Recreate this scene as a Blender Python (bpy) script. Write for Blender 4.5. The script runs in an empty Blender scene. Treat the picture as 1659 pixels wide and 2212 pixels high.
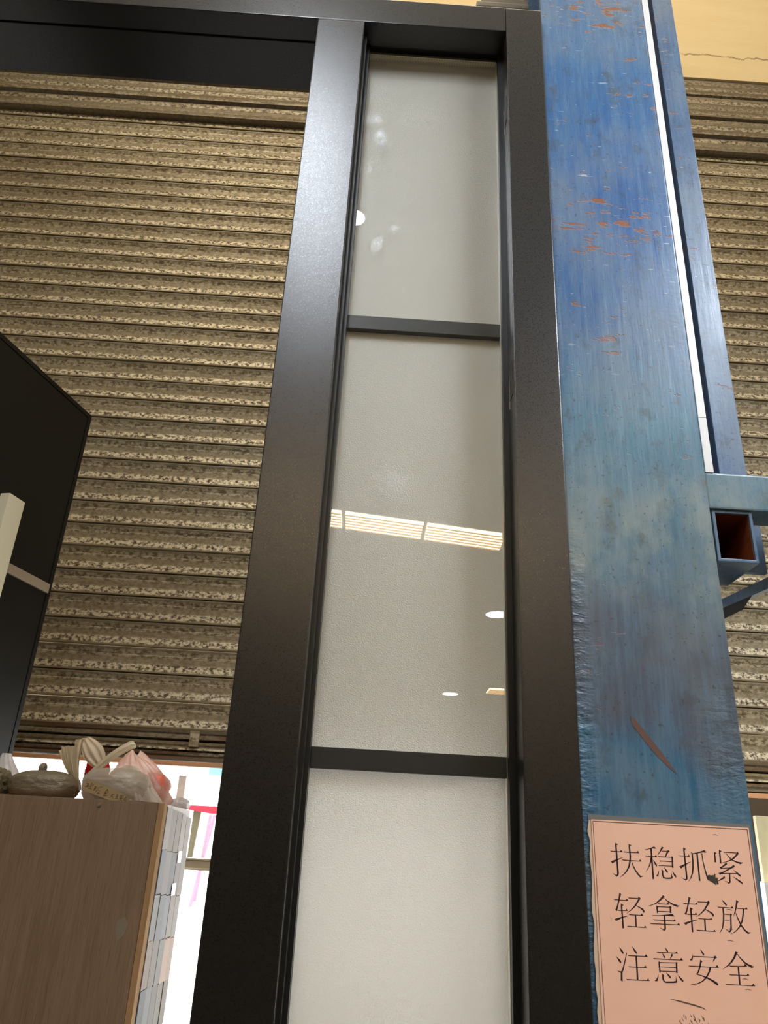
import bpy, bmesh, math, random
from mathutils import Vector, Matrix, noise as mnoise

# ---------------------------------------------------------------- camera
CZ = 1.35                       # camera height; heights below are measured from the lens
C = bpy.context.scene.collection
cam = bpy.data.cameras.new('camera'); camo = bpy.data.objects.new('camera', cam); C.objects.link(camo)
cam.sensor_fit = 'VERTICAL'; cam.sensor_height = 36.0; cam.lens = 1661.0 / 2212.0 * 36.0
cam.clip_start = 0.02; cam.clip_end = 200
_p, _r, _y = (math.radians(a) for a in (23.9777, 3.08652, 0.91660))
_f = Vector((math.sin(_y) * math.cos(_p), math.cos(_y) * math.cos(_p), math.sin(_p)))
_r0 = Vector((math.cos(_y), -math.sin(_y), 0)); _u0 = _r0.cross(_f)
_rt = _r0 * math.cos(_r) + _u0 * math.sin(_r); _up = -_r0 * math.sin(_r) + _u0 * math.cos(_r)
camo.matrix_world = Matrix(((_rt.x, _up.x, -_f.x, 0), (_rt.y, _up.y, -_f.y, 0), (_rt.z, _up.z, -_f.z, CZ), (0, 0, 0, 1)))
bpy.context.scene.camera = camo

# ---------------------------------------------------------------- sky, exposure
w = bpy.data.worlds.new('sky'); bpy.context.scene.world = w; w.use_nodes = True
w.node_tree.nodes['Background'].inputs['Color'].default_value = (0.93, 0.97, 1.0, 1)
w.node_tree.nodes['Background'].inputs['Strength'].default_value = 5.2
vs = bpy.context.scene.view_settings
vs.view_transform = 'Standard'; vs.look = 'None'; vs.gamma = 1.0; vs.use_curve_mapping = False; vs.exposure = 0.97
LED = 15.5          # cool tube lamps overhead
LED_FILL = 45.0         # added fill lamp, brightens the column, notice, shutter and glass
LOUVRE = 17.0       # warm louvre lamps of the showroom
DOWN = 11.0         # round downlights
BAY = 38.0         # warm flood lamp high in the shutter bay (watts)

# ---------------------------------------------------------------- materials
def rgb(r, g, b):
    f = lambda v: ((v / 255.0 + 0.055) / 1.055) ** 2.4 if v > 10 else v / 255.0 / 12.92
    return (f(r), f(g), f(b), 1.0)

class NT:
    def __init__(s, name):
        s.m = bpy.data.materials.new(name); s.m.use_nodes = True
        s.t = s.m.node_tree; s.t.nodes.clear()
        s.out = s.t.nodes.new('ShaderNodeOutputMaterial'); s._pos = None
    def n(s, typ, **kw):
        nd = s.t.nodes.new('ShaderNode' + typ)
        for k, v in kw.items():
            if k.startswith('_'): setattr(nd, k[1:], v)
            else: s.put(nd.inputs[k.replace('__', ' ')], v)
        return nd
    def put(s, sock, v):
        if isinstance(v, bpy.types.NodeSocket): s.t.links.new(v, sock)
        else: sock.default_value = v
    def pos(s, scale=(1, 1, 1), off=(0, 0, 0)):
        if s._pos is None: s._pos = s.n('NewGeometry').outputs['Position']
        mp = s.n('Mapping'); s.put(mp.inputs['Vector'], s._pos)
        mp.inputs['Scale'].default_value = scale; mp.inputs['Location'].default_value = off
        return mp.outputs[0]
    def noise(s, scale, st=(1, 1, 1), detail=3, rough=.55, off=(0, 0, 0)):
        nd = s.n('TexNoise'); s.put(nd.inputs['Vector'], s.pos(st, off))
        nd.inputs['Scale'].default_value = scale; nd.inputs['Detail'].default_value = detail; nd.inputs['Roughness'].default_value = rough
        return nd.outputs['Fac']
    def ramp(s, v, stops, interp='LINEAR'):
        nd = s.n('ValToRGB'); s.put(nd.inputs[0], v); cr = nd.color_ramp; cr.interpolation = interp
        while len(cr.elements) < len(stops): cr.elements.new(0.5)
        for e, (p, c) in zip(cr.elements, stops):
            e.position = p; e.color = c if len(c) == 4 else tuple(c) + (1,)
        return nd.outputs[0]
    def step(s, v, a, b): return s.ramp(v, [(a, (0, 0, 0, 1)), (b, (1, 1, 1, 1))])
    def mix(s, f, a, b, mode='MIX'):
        nd = s.n('MixRGB', _blend_type=mode); s.put(nd.inputs[0], f); s.put(nd.inputs[1], a); s.put(nd.inputs[2], b)
        return nd.outputs[0]
    def math(s, op, a, b=0.0, clamp=False):
        nd = s.n('Math', _operation=op, _use_clamp=clamp); s.put(nd.inputs[0], a); s.put(nd.inputs[1], b)
        return nd.outputs[0]
    def bump(s, h, strength=.3, dist=.002):
        nd = s.n('Bump'); s.put(nd.inputs['Height'], h); nd.inputs['Strength'].default_value = strength; nd.inputs['Distance'].default_value = dist
        return nd.outputs[0]
    def xyz(s):
        s.pos(); nd = s.n('SeparateXYZ'); s.put(nd.inputs[0], s._pos); return nd.outputs
    def pbr(s, col, rough=.5, metal=0.0, spec=.5, normal=None, **kw):
        b = s.n('BsdfPrincipled')
        s.put(b.inputs['Base Color'], col); s.put(b.inputs['Roughness'], rough); s.put(b.inputs['Metallic'], metal)
        b.inputs['Specular IOR Level'].default_value = spec
        if normal is not None: s.put(b.inputs['Normal'], normal)
        for k, v in kw.items(): s.put(b.inputs[k.replace('__', ' ')], v)
        return b.outputs[0]
    def done(s, shader):
        s.t.links.new(shader, s.out.inputs['Surface']); return s.m

def plain(name, col, rough=.5, metal=0.0, spec=.5, var=.12, scale=30):
    t = NT(name); nz = t.noise(scale)
    c = t.mix(nz, tuple(x * (1 - var) for x in col[:3]) + (1,), tuple(min(1, x * (1 + var)) for x in col[:3]) + (1,))
    return t.done(t.pbr(c, rough, metal, spec, t.bump(t.noise(scale * 6), .05, .001)))

def glow(name, col, strength):
    t = NT(name); e = t.n('Emission'); e.inputs[0].default_value = col; e.inputs[1].default_value = strength
    return t.done(e.outputs[0])

def m_bronze():
    t = NT('bronze_satin_paint')
    g = t.noise(760, detail=2, rough=.6)
    c = t.mix(g, (.005, .004, .0035, 1), (.010, .008, .007, 1))
    r = t.ramp(g, [(.32, (.255, .255, .255)), (.68, (.375, .375, .375))])
    return t.done(t.pbr(c, r, 0.0, .8, t.bump(g, .4, .00024)))
def m_leaf():
    t = NT('black_door_skin'); g = t.noise(700, detail=2)
    return t.done(t.pbr((.005, .004, .003, 1), .5, 0, .3, t.bump(g, .08, .0005)))
def m_galv(name, base=1.0, flake=1.0, rust=0.0, grime=1.0):
    t = NT(name)
    fl = t.noise(70, (.85, 1, 1.25), 4, .72)
    big = t.noise(2.2, (.4, 1, 1.2), 3)
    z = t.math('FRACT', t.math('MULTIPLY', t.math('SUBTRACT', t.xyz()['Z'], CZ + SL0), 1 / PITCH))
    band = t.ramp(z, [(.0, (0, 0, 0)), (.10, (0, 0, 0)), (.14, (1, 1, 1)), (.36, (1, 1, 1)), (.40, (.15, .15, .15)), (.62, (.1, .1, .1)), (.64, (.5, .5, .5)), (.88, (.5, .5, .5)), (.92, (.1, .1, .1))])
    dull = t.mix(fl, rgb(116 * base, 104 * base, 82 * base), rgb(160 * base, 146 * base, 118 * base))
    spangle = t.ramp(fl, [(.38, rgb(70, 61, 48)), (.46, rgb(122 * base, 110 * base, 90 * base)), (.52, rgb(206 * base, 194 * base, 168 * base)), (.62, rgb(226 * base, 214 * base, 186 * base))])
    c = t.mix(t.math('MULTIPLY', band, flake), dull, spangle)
    c = t.mix(t.math('MULTIPLY', t.step(big, .40, .72), .35 * grime), c, rgb(92, 74, 52))
    if rust: c = t.mix(t.math('MULTIPLY', t.step(t.noise(9, (.3, 1, 3)), .42, .6), rust), c, rgb(92, 62, 38))
    return t.done(t.pbr(c, t.ramp(fl, [(.3, (.62,) * 3), (.7, (.42,) * 3)]), .35, .4, t.bump(fl, .16, .0015)))
def m_blue(name, patches=True):
    t = NT(name); z = t.math('SUBTRACT', t.xyz()['Z'], CZ)
    warp = t.math('MULTIPLY', t.math('SUBTRACT', t.noise(6, (1, 1, .6), 3), .5), .35)
    zz = t.math('ADD', z, warp)
    if patches:
        k = lambda v: (v + .3) / 2.2
        c = t.ramp(t.math('DIVIDE', t.math('ADD', zz, .3), 2.2), [(k(-.15), rgb(30, 82, 120)), (k(.12), rgb(38, 98, 128)), (k(.20), rgb(72, 86, 104)), (k(.33), rgb(84, 100, 112)), (k(.46), rgb(72, 112, 124)), (k(.66), rgb(58, 116, 136)), (k(.86), rgb(40, 92, 142)), (k(1.1), rgb(36, 92, 156)), (k(1.55), rgb(52, 108, 160))])
    else: c = rgb(70, 98, 136)
    brush = t.noise(14, (5, 5, .35), 5, .7)
    c = t.mix(t.step(brush, .38, .66), c, t.mix(.5, c, rgb(112, 146, 170)))
    fine = t.noise(60, (3, 3, .25), 4, .75, off=(1, 1, 7))
    c = t.mix(t.math('MULTIPLY', t.step(fine, .5, .7), .22), c, rgb(140, 166, 180))
    c = t.mix(t.math('MULTIPLY', t.step(fine, .5, .3), .25), c, rgb(28, 62, 108))
    cloud = t.noise(7, (1, 1, .7), 4, .65, off=(3, 1, 2))
    c = t.mix(t.math('MULTIPLY', t.step(cloud, .45, .72), .5), c, rgb(120, 132, 134))
    dk = t.noise(26, (1, 1, .7), 4, .7, off=(7, 3, 1))
    c = t.mix(t.math('MULTIPLY', t.step(dk, .56, .70), .6), c, rgb(66, 76, 78))
    if patches:
        haze = t.math('MULTIPLY', t.ramp(t.math('ADD', t.math('MULTIPLY', zz, .5), .25), [(.31, (0,) * 3), (.345, (1,) * 3), (.40, (1,) * 3), (.46, (0,) * 3)]), t.step(t.noise(11, (1, 1, .8), 4, .65, off=(8, 8, 1)), .36, .62))
        c = t.mix(t.math('MULTIPLY', haze, .55), c, rgb(92, 88, 90))
        worn = t.math('MULTIPLY', t.ramp(t.math('ADD', t.math('MULTIPLY', zz, .5), .25), [(.40, (0,) * 3), (.45, (1,) * 3), (.50, (1,) * 3), (.56, (0,) * 3)]), t.step(t.noise(8, (1, 1, .7), 5, .7, off=(2, 5, 3)), .46, .62))
        c = t.mix(t.math('MULTIPLY', worn, .5), c, rgb(152, 156, 144))
    speck = t.noise(170, (1, 1, 1), 2, .5)
    c = t.mix(t.math('MULTIPLY', t.step(speck, .655, .72), .55), c, rgb(60, 56, 48))
    white = t.noise(95, (.35, 1, 1.6), 2, .6, off=(2, 9, 4))
    c = t.mix(t.math('MULTIPLY', t.math('MULTIPLY', t.step(white, .70, .74), t.step(z, .7, 1.0)), .6), c, rgb(205, 212, 210))
    # rust chips: long lying flecks, most of them on the upper length
    chip = t.noise(24, (.8, 1, 2.3), 5, .7, off=(1, 5, 8))
    area = t.noise(3.4, (1, 1, 1.2), 2, off=(4, 2, 2))
    hi = t.step(z, .5, .95) if patches else 0.6
    mask = t.math('MULTIPLY', t.step(t.math('ADD', chip, t.math('MULTIPLY', t.math('SUBTRACT', area, .5), .5)), .655, .675), t.math('MAXIMUM', hi, .25))
    c = t.mix(mask, c, t.mix(t.noise(60), rgb(122, 78, 52), rgb(152, 96, 66)))
    ridge = t.noise(26, (.7, 1, 1.5), 4, .6, off=(5, 5, 5))
    x = t.xyz()['X']
    pat = t.step(t.noise(5, (1, 1, .8), 3, off=(6, 2, 9)), .45, .62)
    edge = t.math('MAXIMUM', t.ramp(x, [(.310, (1,) * 3), (.334, (0,) * 3)]), t.math('MULTIPLY', pat, t.ramp(x, [(.44, (0,) * 3), (.52, (1,) * 3)])))
    low = t.ramp(z, [(.0, (1,) * 3), (.34, (1,) * 3), (.5, (.08,) * 3)])
    amp = t.math('MULTIPLY', t.math('MULTIPLY', edge, low), 1.0) if patches else 0.05
    hgt = t.math('ADD', t.math('MULTIPLY', t.math('ABSOLUTE', t.math('SUBTRACT', ridge, .5)), t.math('MULTIPLY', amp, 4.5)), t.math('ADD', t.math('MULTIPLY', brush, .25), t.math('MULTIPLY', mask, -.5)))
    return t.done(t.pbr(c, t.ramp(cloud, [(.3, (.30,) * 3), (.7, (.48,) * 3)]), .0, .5, t.bump(hgt, .55, .004)))
def m_rustin():
    t = NT('rust_inside'); c = t.mix(t.noise(30), rgb(96, 44, 20), rgb(140, 74, 36))
    return t.done(t.pbr(c, .8, 0, .2, t.bump(t.noise(90), .3, .002)))
def m_frost():
    t = NT('frosted_glass')
    g = t.noise(560, (1, 1, 1), 2, .6)
    nrm = t.bump(g, .7, .0013)
    tr = t.n('BsdfTranslucent', Color=(.95, .915, .90, 1)); t.put(tr.inputs['Normal'], nrm)
    df = t.n('BsdfDiffuse', Color=(.79, .775, .685, 1)); t.put(df.inputs['Normal'], nrm)
    gl = t.n('BsdfGlossy', Color=(.9, .92, .88, 1), Roughness=.27); t.put(gl.inputs['Normal'], nrm)
    rf = t.n('BsdfRefraction', Color=(1, .97, .96, 1), Roughness=.45, IOR=1.35); t.put(rf.inputs['Normal'], nrm)
    a0 = t.n('MixShader', Fac=.55); t.put(a0.inputs[1], tr.outputs[0]); t.put(a0.inputs[2], rf.outputs[0])
    a = t.n('MixShader', Fac=.50); t.put(a.inputs[1], df.outputs[0]); t.put(a.inputs[2], a0.outputs[0])
    b = t.n('MixShader', Fac=.11); t.put(b.inputs[1], a.outputs[0]); t.put(b.inputs[2], gl.outputs[0])
    return t.done(b.outputs[0])
def m_clear():
    t = NT('clear_glass')
    bf = t.n('NewGeometry').outputs['Backfacing']   # a thin pane: the same reflectance from both sides
    fr = t.n('Fresnel', IOR=t.math('ADD', 1.6, t.math('MULTIPLY', bf, .625 - 1.6)))
    tp = t.n('BsdfTransparent', Color=(.965, .965, .955, 1)); gl = t.n('BsdfGlossy', Color=(1, 1, 1, 1), Roughness=.0)
    a = t.n('MixShader'); t.put(a.inputs[0], fr.outputs[0]); t.put(a.inputs[1], tp.outputs[0]); t.put(a.inputs[2], gl.outputs[0])
    # finger smears: hazy streaks left on the pane by hands
    t.pos(); total = None
    nz = t.noise(38, (1, 1, .6), 4, .7)
    for (x, z, sx, sz, s) in ((-.048, 1.40, 40, 50, .8), (-.028, 1.345, 50, 28, 1), (.02, 1.41, 45, 55, .5), (.06, 1.40, 30, 70, .4), (-.048, 1.263, 38, 60, .9), (-.026, 1.07, 55, 30, 1), (.01, 1.11, 60, 60, .6), (.02, .56, 22, 22, .35)):
        mp = t.n('Mapping'); t.put(mp.inputs[0], t._pos); mp.vector_type = 'POINT'
        mp.inputs['Location'].default_value = (-x * sx, 0, -(z + CZ) * sz); mp.inputs['Scale'].default_value = (sx, 0, sz)
        ln = t.n('VectorMath', _operation='LENGTH'); t.put(ln.inputs[0], mp.outputs[0])
        g = t.math('MULTIPLY', t.ramp(ln.outputs['Value'], [(.25, (1,) * 3), (1.0, (0,) * 3)]), s)
        total = g if total is None else t.math('MAXIMUM', total, g)
    sm = t.math('MULTIPLY', total, t.step(nz, .44, .66)); sm = t.math('MULTIPLY', sm, .62)
    df0 = t.n('BsdfDiffuse', Color=(.9, .93, .97, 1)); g2 = t.n('BsdfGlossy', Color=(.9, .95, 1, 1), Roughness=.62)
    df = t.n('MixShader', Fac=.5); t.put(df.inputs[1], df0.outputs[0]); t.put(df.inputs[2], g2.outputs[0])
    b = t.n('MixShader'); t.put(b.inputs[0], sm); t.put(b.inputs[1], a.outputs[0]); t.put(b.inputs[2], df.outputs[0])
    return t.done(b.outputs[0])
def m_wood(name, a, b, rough=.5, st=(9, 9, .35)):
    t = NT(name); g = t.noise(9, st, 6, .65); f = t.noise(60, st, 3, .6)
    c = t.mix(g, a, b); c = t.mix(t.math('MULTIPLY', t.step(f, .5, .7), .35), c, tuple(x * .55 for x in a[:3]) + (1,))
    return t.done(t.pbr(c, rough, 0, .4, t.bump(f, .08, .001)))
def m_plaster():
    t = NT('cream_plaster'); n1 = t.noise(3.5, (.5, 1, 2), 5, .6); n2 = t.noise(40, (1, 1, 1.6), 4, .7)
    z = t.math('SUBTRACT', t.xyz()['Z'], CZ)
    c = t.mix(n1, rgb(214, 190, 144), rgb(232, 212, 172))
    # a crack running along the wall, wavering up and down
    wob = t.math('MULTIPLY', t.math('SUBTRACT', t.noise(5, (1, 0, 0), 6, .7), .5), .13)
    d = t.math('ABSOLUTE', t.math('SUBTRACT', t.math('ADD', z, wob), 3.78))
    crack = t.ramp(d, [(.001, (1,) * 3), (.007, (0,) * 3)])
    crack = t.math('MULTIPLY', crack, t.step(t.noise(9, (1, 0, 0), 2, off=(3, 0, 0)), .38, .52))
    c = t.mix(t.math('MULTIPLY', crack, .75), c, rgb(110, 84, 52))
    h = t.math('SUBTRACT', t.math('ADD', t.math('MULTIPLY', n2, .5), n1), crack)
    return t.done(t.pbr(c, .9, 0, .2, t.bump(h, .5, .01)))
def m_plastic(name, col, trans=.5, clear=0.0, rough=.25):
    t = NT(name); g = t.noise(30, (.8, 1, 1.8), 5, .65); nrm = t.bump(g, .6, .010)
    c = t.mix(g, tuple(x * .85 for x in col[:3]) + (1,), col)
    d = t.n('BsdfDiffuse'); t.put(d.inputs[0], c); t.put(d.inputs['Normal'], nrm)
    tr = t.n('BsdfTranslucent'); t.put(tr.inputs[0], c)
    a = t.n('MixShader', Fac=trans); t.put(a.inputs[1], d.outputs[0]); t.put(a.inputs[2], tr.outputs[0])
    gl = t.n('BsdfGlossy', Roughness=rough); t.put(gl.inputs['Normal'], nrm)
    b = t.n('MixShader', Fac=.10); t.put(b.inputs[1], a.outputs[0]); t.put(b.inputs[2], gl.outputs[0])
    if clear:
        tp = t.n('BsdfTransparent'); e = t.n('MixShader', Fac=clear); t.put(e.inputs[1], b.outputs[0]); t.put(e.inputs[2], tp.outputs[0]); b = e
    return t.done(b.outputs[0])
def m_paper():
    t = NT('pink_paper'); g = t.noise(18, detail=4); s = t.noise(55, (1.4, 1, .6), 4, .7, off=(2, 2, 2))
    c = t.mix(g, rgb(252, 196, 164), rgb(255, 208, 182))
    c = t.mix(t.math('MULTIPLY', t.step(s, .70, .76), .35), c, rgb(150, 104, 84))
    return t.done(t.pbr(c, .38, 0, .35, t.bump(g, .06, .002)))
def m_brushed(name, col, st=(300, 300, 4), metal=.7):
    t = NT(name); g = t.noise(3, st, 3, .6)
    return t.done(t.pbr(t.mix(g, tuple(x * .8 for x in col[:3]) + (1,), col), t.ramp(g, [(.3, (.28,) * 3), (.7, (.45,) * 3)]), metal, .5, t.bump(g, .04, .0005)))

# ---------------------------------------------------------------- mesh building
class MB:
    """collects verts and faces in lens-relative coordinates, links them as one mesh object"""
    def __init__(s): s.bm = bmesh.new()
    def box(s, x0, x1, y0, y1, z0, z1, bev=0.0):
        vs_ = [s.bm.verts.new(p) for p in ((x0, y0, z0), (x1, y0, z0), (x1, y1, z0), (x0, y1, z0), (x0, y0, z1), (x1, y0, z1), (x1, y1, z1), (x0, y1, z1))]
        fs = [s.bm.faces.new([vs_[i] for i in q]) for q in ((0, 3, 2, 1), (4, 5, 6, 7), (0, 1, 5, 4), (1, 2, 6, 5), (2, 3, 7, 6), (3, 0, 4, 7))]
        if bev:
            es = list({e for f in fs for e in f.edges})
            bmesh.ops.bevel(s.bm, geom=es, offset=bev, segments=2, profile=.7, affect='EDGES')
        return s
    def prism(s, pts, vec):
        a = [s.bm.verts.new(p) for p in pts]; v = Vector(vec); b = [s.bm.verts.new(Vector(p) + v) for p in pts]
        n = len(pts); s.bm.faces.new(a[::-1]); s.bm.faces.new(b)
        for i in range(n): s.bm.faces.new((a[i], a[(i + 1) % n], b[(i + 1) % n], b[i]))
        return s
    def face(s, pts):
        s.bm.faces.new([s.bm.verts.new(p) for p in pts]); return s
    def strip(s, prof, x0, x1):
        """open profile of (y, z) points swept along x"""
        a = [s.bm.verts.new((x0, y, z)) for y, z in prof]; b = [s.bm.verts.new((x1, y, z)) for y, z in prof]
        for i in range(len(prof) - 1): s.bm.faces.new((a[i], b[i], b[i + 1], a[i + 1]))
        return s
    def grid(s, fn, nu, nv, closed=False):
        vv = [[s.bm.verts.new(fn(i / (nu if closed else nu - 1), j / (nv - 1))) for j in range(nv)] for i in range(nu)]
        for i in range(nu if closed else nu - 1):
            for j in range(nv - 1):
                q = (vv[i][j], vv[(i + 1) % nu][j], vv[(i + 1) % nu][j + 1], vv[i][j + 1])
                s.bm.faces.new(q)
        return s
    def disc(s, c, r, axis='z', n=32):
        pts = []
        for i in range(n):
            a = 2 * math.pi * i / n
            pts.append((c[0] + r * math.cos(a), c[1] + (r * math.sin(a) if axis == 'z' else 0), c[2] + (0 if axis == 'z' else r * math.sin(a))))
        return s.face(pts)
    def tube(s, path, rad, n=10):
        rings = []
        for i, p in enumerate(path):
            p = Vector(p); d = (Vector(path[min(i + 1, len(path) - 1)]) - Vector(path[max(i - 1, 0)])).normalized()
            a = d.orthogonal().normalized() if i == 0 else (s._a - d * s._a.dot(d)).normalized(); s._a = a; b = d.cross(a)
            r = rad[i] if isinstance(rad, (list, tuple)) else rad
            rings.append([s.bm.verts.new(p + a * r * math.cos(2 * math.pi * k / n) + b * r * math.sin(2 * math.pi * k / n)) for k in range(n)])
        for i in range(len(rings) - 1):
            for k in range(n): s.bm.faces.new((rings[i][k], rings[i][(k + 1) % n], rings[i + 1][(k + 1) % n], rings[i + 1][k]))
        s.bm.faces.new(rings[0][::-1]); s.bm.faces.new(rings[-1]); return s
    def mesh(s, name, mat, loc=(0, 0, 0), smooth=False, recalc=True):
        if recalc: bmesh.ops.recalc_face_normals(s.bm, faces=s.bm.faces)
        for v in s.bm.verts: v.co -= Vector(loc)
        if smooth:
            for f in s.bm.faces: f.smooth = True
        me = bpy.data.meshes.new(name); s.bm.to_mesh(me); s.bm.free()
        for m in (mat if isinstance(mat, (list, tuple)) else [mat]): me.materials.append(m)
        return me

def tag(o, label=None, cat=None, group=None, kind=None):
    for k, v in (('label', label), ('category', cat), ('group', group), ('kind', kind)):
        if v: o[k] = v
    return o
def thing(name, label, cat, loc, group=None, kind=None):
    o = bpy.data.objects.new(name, None); o.empty_display_size = .05; C.objects.link(o)
    o.location = (loc[0], loc[1], loc[2] + CZ); o['_rel'] = loc
    return tag(o, label, cat, group, kind)
def part(name, mb, mat, parent, label=None, smooth=False, recalc=True):
    loc = Vector(parent['_rel'])
    me = mb.mesh(name, mat, loc, smooth, recalc); o = bpy.data.objects.new(name, me); C.objects.link(o)
    o.parent = parent; o['_rel'] = parent['_rel']
    if parent.type == 'MESH': o.location = (0, 0, 0)
    if label: o['label'] = label
    return o
def solo(name, mb, mat, loc=(0, 0, 0), label=None, cat=None, group=None, kind=None, smooth=False):
    me = mb.mesh(name, mat, loc, smooth); o = bpy.data.objects.new(name, me); C.objects.link(o)
    o.location = (loc[0], loc[1], loc[2] + CZ); o['_rel'] = loc
    return tag(o, label, cat, group, kind)

FL = -CZ            # the floor, measured from the lens
PITCH = .0882; SL0 = .335   # slat pitch and the bottom of the lowest slat

M = {}
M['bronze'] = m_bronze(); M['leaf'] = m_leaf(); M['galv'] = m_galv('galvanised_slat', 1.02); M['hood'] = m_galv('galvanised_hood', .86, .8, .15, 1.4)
M['rusty'] = m_galv('rusty_bottom_bar', .8, .5, .75)
M['blue'] = m_blue('chipped_blue_paint'); M['blue2'] = m_blue('dull_blue_paint', False); M['rustin'] = m_rustin()
M['frost'] = m_frost(); M['clear'] = m_clear(); M['plaster'] = m_plaster(); M['paper'] = m_paper()
M['spacer'] = plain('spacer_aluminium', rgb(255, 244, 226), .3, .85); M['bar'] = plain('grey_bar_paint', rgb(50, 49, 48), .42)
M['rubber'] = NT('black_rubber'); M['rubber'] = M['rubber'].done(M['rubber'].pbr((.008, .008, .007, 1), .4)); M['ink'] = plain('printed_ink', rgb(52, 24, 28), .5); M['hole'] = plain('torn_hole', rgb(66, 58, 46), .8)
M['handle'] = m_brushed('brushed_brass_steel', rgb(255, 246, 216), metal=.1); M['inlay'] = m_brushed('brushed_steel_inlay', rgb(214, 200, 184), (4, 300, 300))
M['wood'] = m_wood('brown_laminate', rgb(112, 90, 70), rgb(180, 152, 126)); M['edge'] = m_wood('pale_ply_edge', rgb(178, 138, 96), rgb(206, 168, 124), .95)
M['orange'] = plain('orange_seal', rgb(196, 142, 104), .6); M['white'] = plain('white_plastic', rgb(238, 238, 236), .4); M['board'] = plain('cream_board', rgb(255, 234, 186), .6)
M['ceil'] = plain('grey_ceiling', rgb(232, 228, 216), .9); M['floor'] = plain('dark_concrete', rgb(64, 60, 54), .6, scale=6); M['wallg'] = plain('room_wall', rgb(196, 188, 172), .9, scale=4); M['backw'] = plain('dark_back_wall', rgb(70, 60, 50), .9, scale=4)
M['led'] = glow('led_diffuser', (.86, .92, 1, 1), LED); M['led_fill'] = glow('fill_lamp_diffuser', (.86, .92, 1, 1), LED_FILL); M['louv'] = glow('louvre_diffuser', (1, .79, .50, 1), LOUVRE); M['down'] = glow('downlight_diffuser', (.85, .93, 1, 1), DOWN)
M['lampframe'] = plain('lamp_housing', rgb(190, 184, 170), .5); M['slatgold'] = plain('louvre_blade', rgb(205, 170, 110), .4)
M['grey'] = plain('galvanised_rail', rgb(150, 140, 124), .5, .3); M['pave'] = plain('pale_paving', rgb(214, 212, 200), .9); M['facade'] = plain('white_facade', rgb(240, 240, 240), .9)
M['red'] = plain('red_canvas', rgb(214, 46, 74), .7); M['post'] = plain('grey_brown_post', rgb(120, 106, 98), .7); M['olive'] = plain('olive_post', rgb(112, 108, 88), .7); M['bluesign'] = plain('blue_panel', rgb(70, 120, 180), .6)
M['mauve'] = m_plastic('mauve_ribbon', rgb(226, 200, 222), .6); M['darkbox'] = plain('dark_crate', rgb(70, 58, 46), .8); M['dark'] = plain('dark_bundle', rgb(36, 34, 34), .7)
M['greybag'] = m_plastic('grey_brown_plastic', rgb(134, 120, 94), .2, 0, .5); M['clearbag'] = m_plastic('clear_plastic', rgb(244, 234, 220), .6, .3); M['whitebag'] = m_plastic('white_plastic_film', rgb(244, 240, 240), .6)
M['pinkbag'] = m_plastic('pink_plastic', rgb(246, 214, 200), .6, .1); M['fold'] = m_plastic('milky_plastic', rgb(248, 236, 214), .5); M['redwrap'] = m_plastic('red_wrapper', rgb(216, 18, 24), .35); M['strip'] = plain('manila_strip', rgb(176, 152, 112), .7); M['pen'] = plain('marker_ink', (.008, .008, .008, 1), .6)
M['drip'] = plain('dried_drip', rgb(150, 138, 122), .6); M['scrape'] = plain('scraped_rust', rgb(104, 76, 66), .7); M['steel'] = plain('zinc_screw', rgb(170, 160, 140), .4, .6)

# ================================================================ the setting
HI, LO, YW = 4.75, 2.80, 2.6       # bay ceiling, showroom ceiling, shutter plane
solo('floor', MB().box(-4, 4, -15, YW + .1, FL - .1, FL), M['floor'], kind='structure')
solo('ceiling', MB().box(-4, 4, .55, YW + .3, HI, HI + .1), M['ceil'], kind='structure')
solo('ceiling_showroom', MB().box(-4, 4, -15, .55, LO, LO + .1).box(-4, 4, .5, .55, LO + .1, HI), M['ceil'], kind='structure')
solo('wall_left', MB().box(-4.15, -4, -15, YW + .3, FL, HI), M['wallg'], kind='structure')
solo('wall_right', MB().box(4, 4.15, -15, YW + .3, FL, HI), M['wallg'], kind='structure')
solo('wall_back', MB().box(-4.15, 4.15, -15.15, -15, FL, HI), M['backw'], kind='structure')
solo('wall_front', MB().box(-4, 4, 2.565, YW + .3, 3.608, HI).box(-4, -3.104, 2.565, YW + .3, FL, 3.608).box(3.104, 4, 2.565, YW + .3, FL, 3.608), M['plaster'], kind='structure')
solo('ground_outside', MB().box(-14, 14, 6, 22, FL - .1, FL), M['pave'], kind='structure')
solo('ground_near_darkened', MB().box(-14, 14, YW + .1, 6, FL - .1, FL), plain('darkened_near_ground', rgb(64, 62, 60), .9), kind='structure')  # unseen near ground, darkened so the header soffit reflects less daylight

# ================================================================ roller shutter
t = thing('rolling_shutter', 'wide galvanised roller shutter half raised behind the dark door frame', 'shutter', (0, YW, SL0))
prof = [(.000, .0882), (.000, .0840), (.0065, .066), (.0025, .0625), (.0035, .0540), (.003, .0380), (-.003, .0085), (-.003, .0045), (.014, .0035)]
slat = None; nslat = 32
for i in range(nslat):
    if slat is None:
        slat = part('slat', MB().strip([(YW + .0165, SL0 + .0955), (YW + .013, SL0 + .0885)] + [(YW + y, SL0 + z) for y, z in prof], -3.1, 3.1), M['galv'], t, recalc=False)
        o = slat
    else:
        o = slat.copy(); C.objects.link(o); o.parent = t
    o.location = (0, random.Random(i).uniform(-.0015, .0015), i * PITCH)
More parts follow.
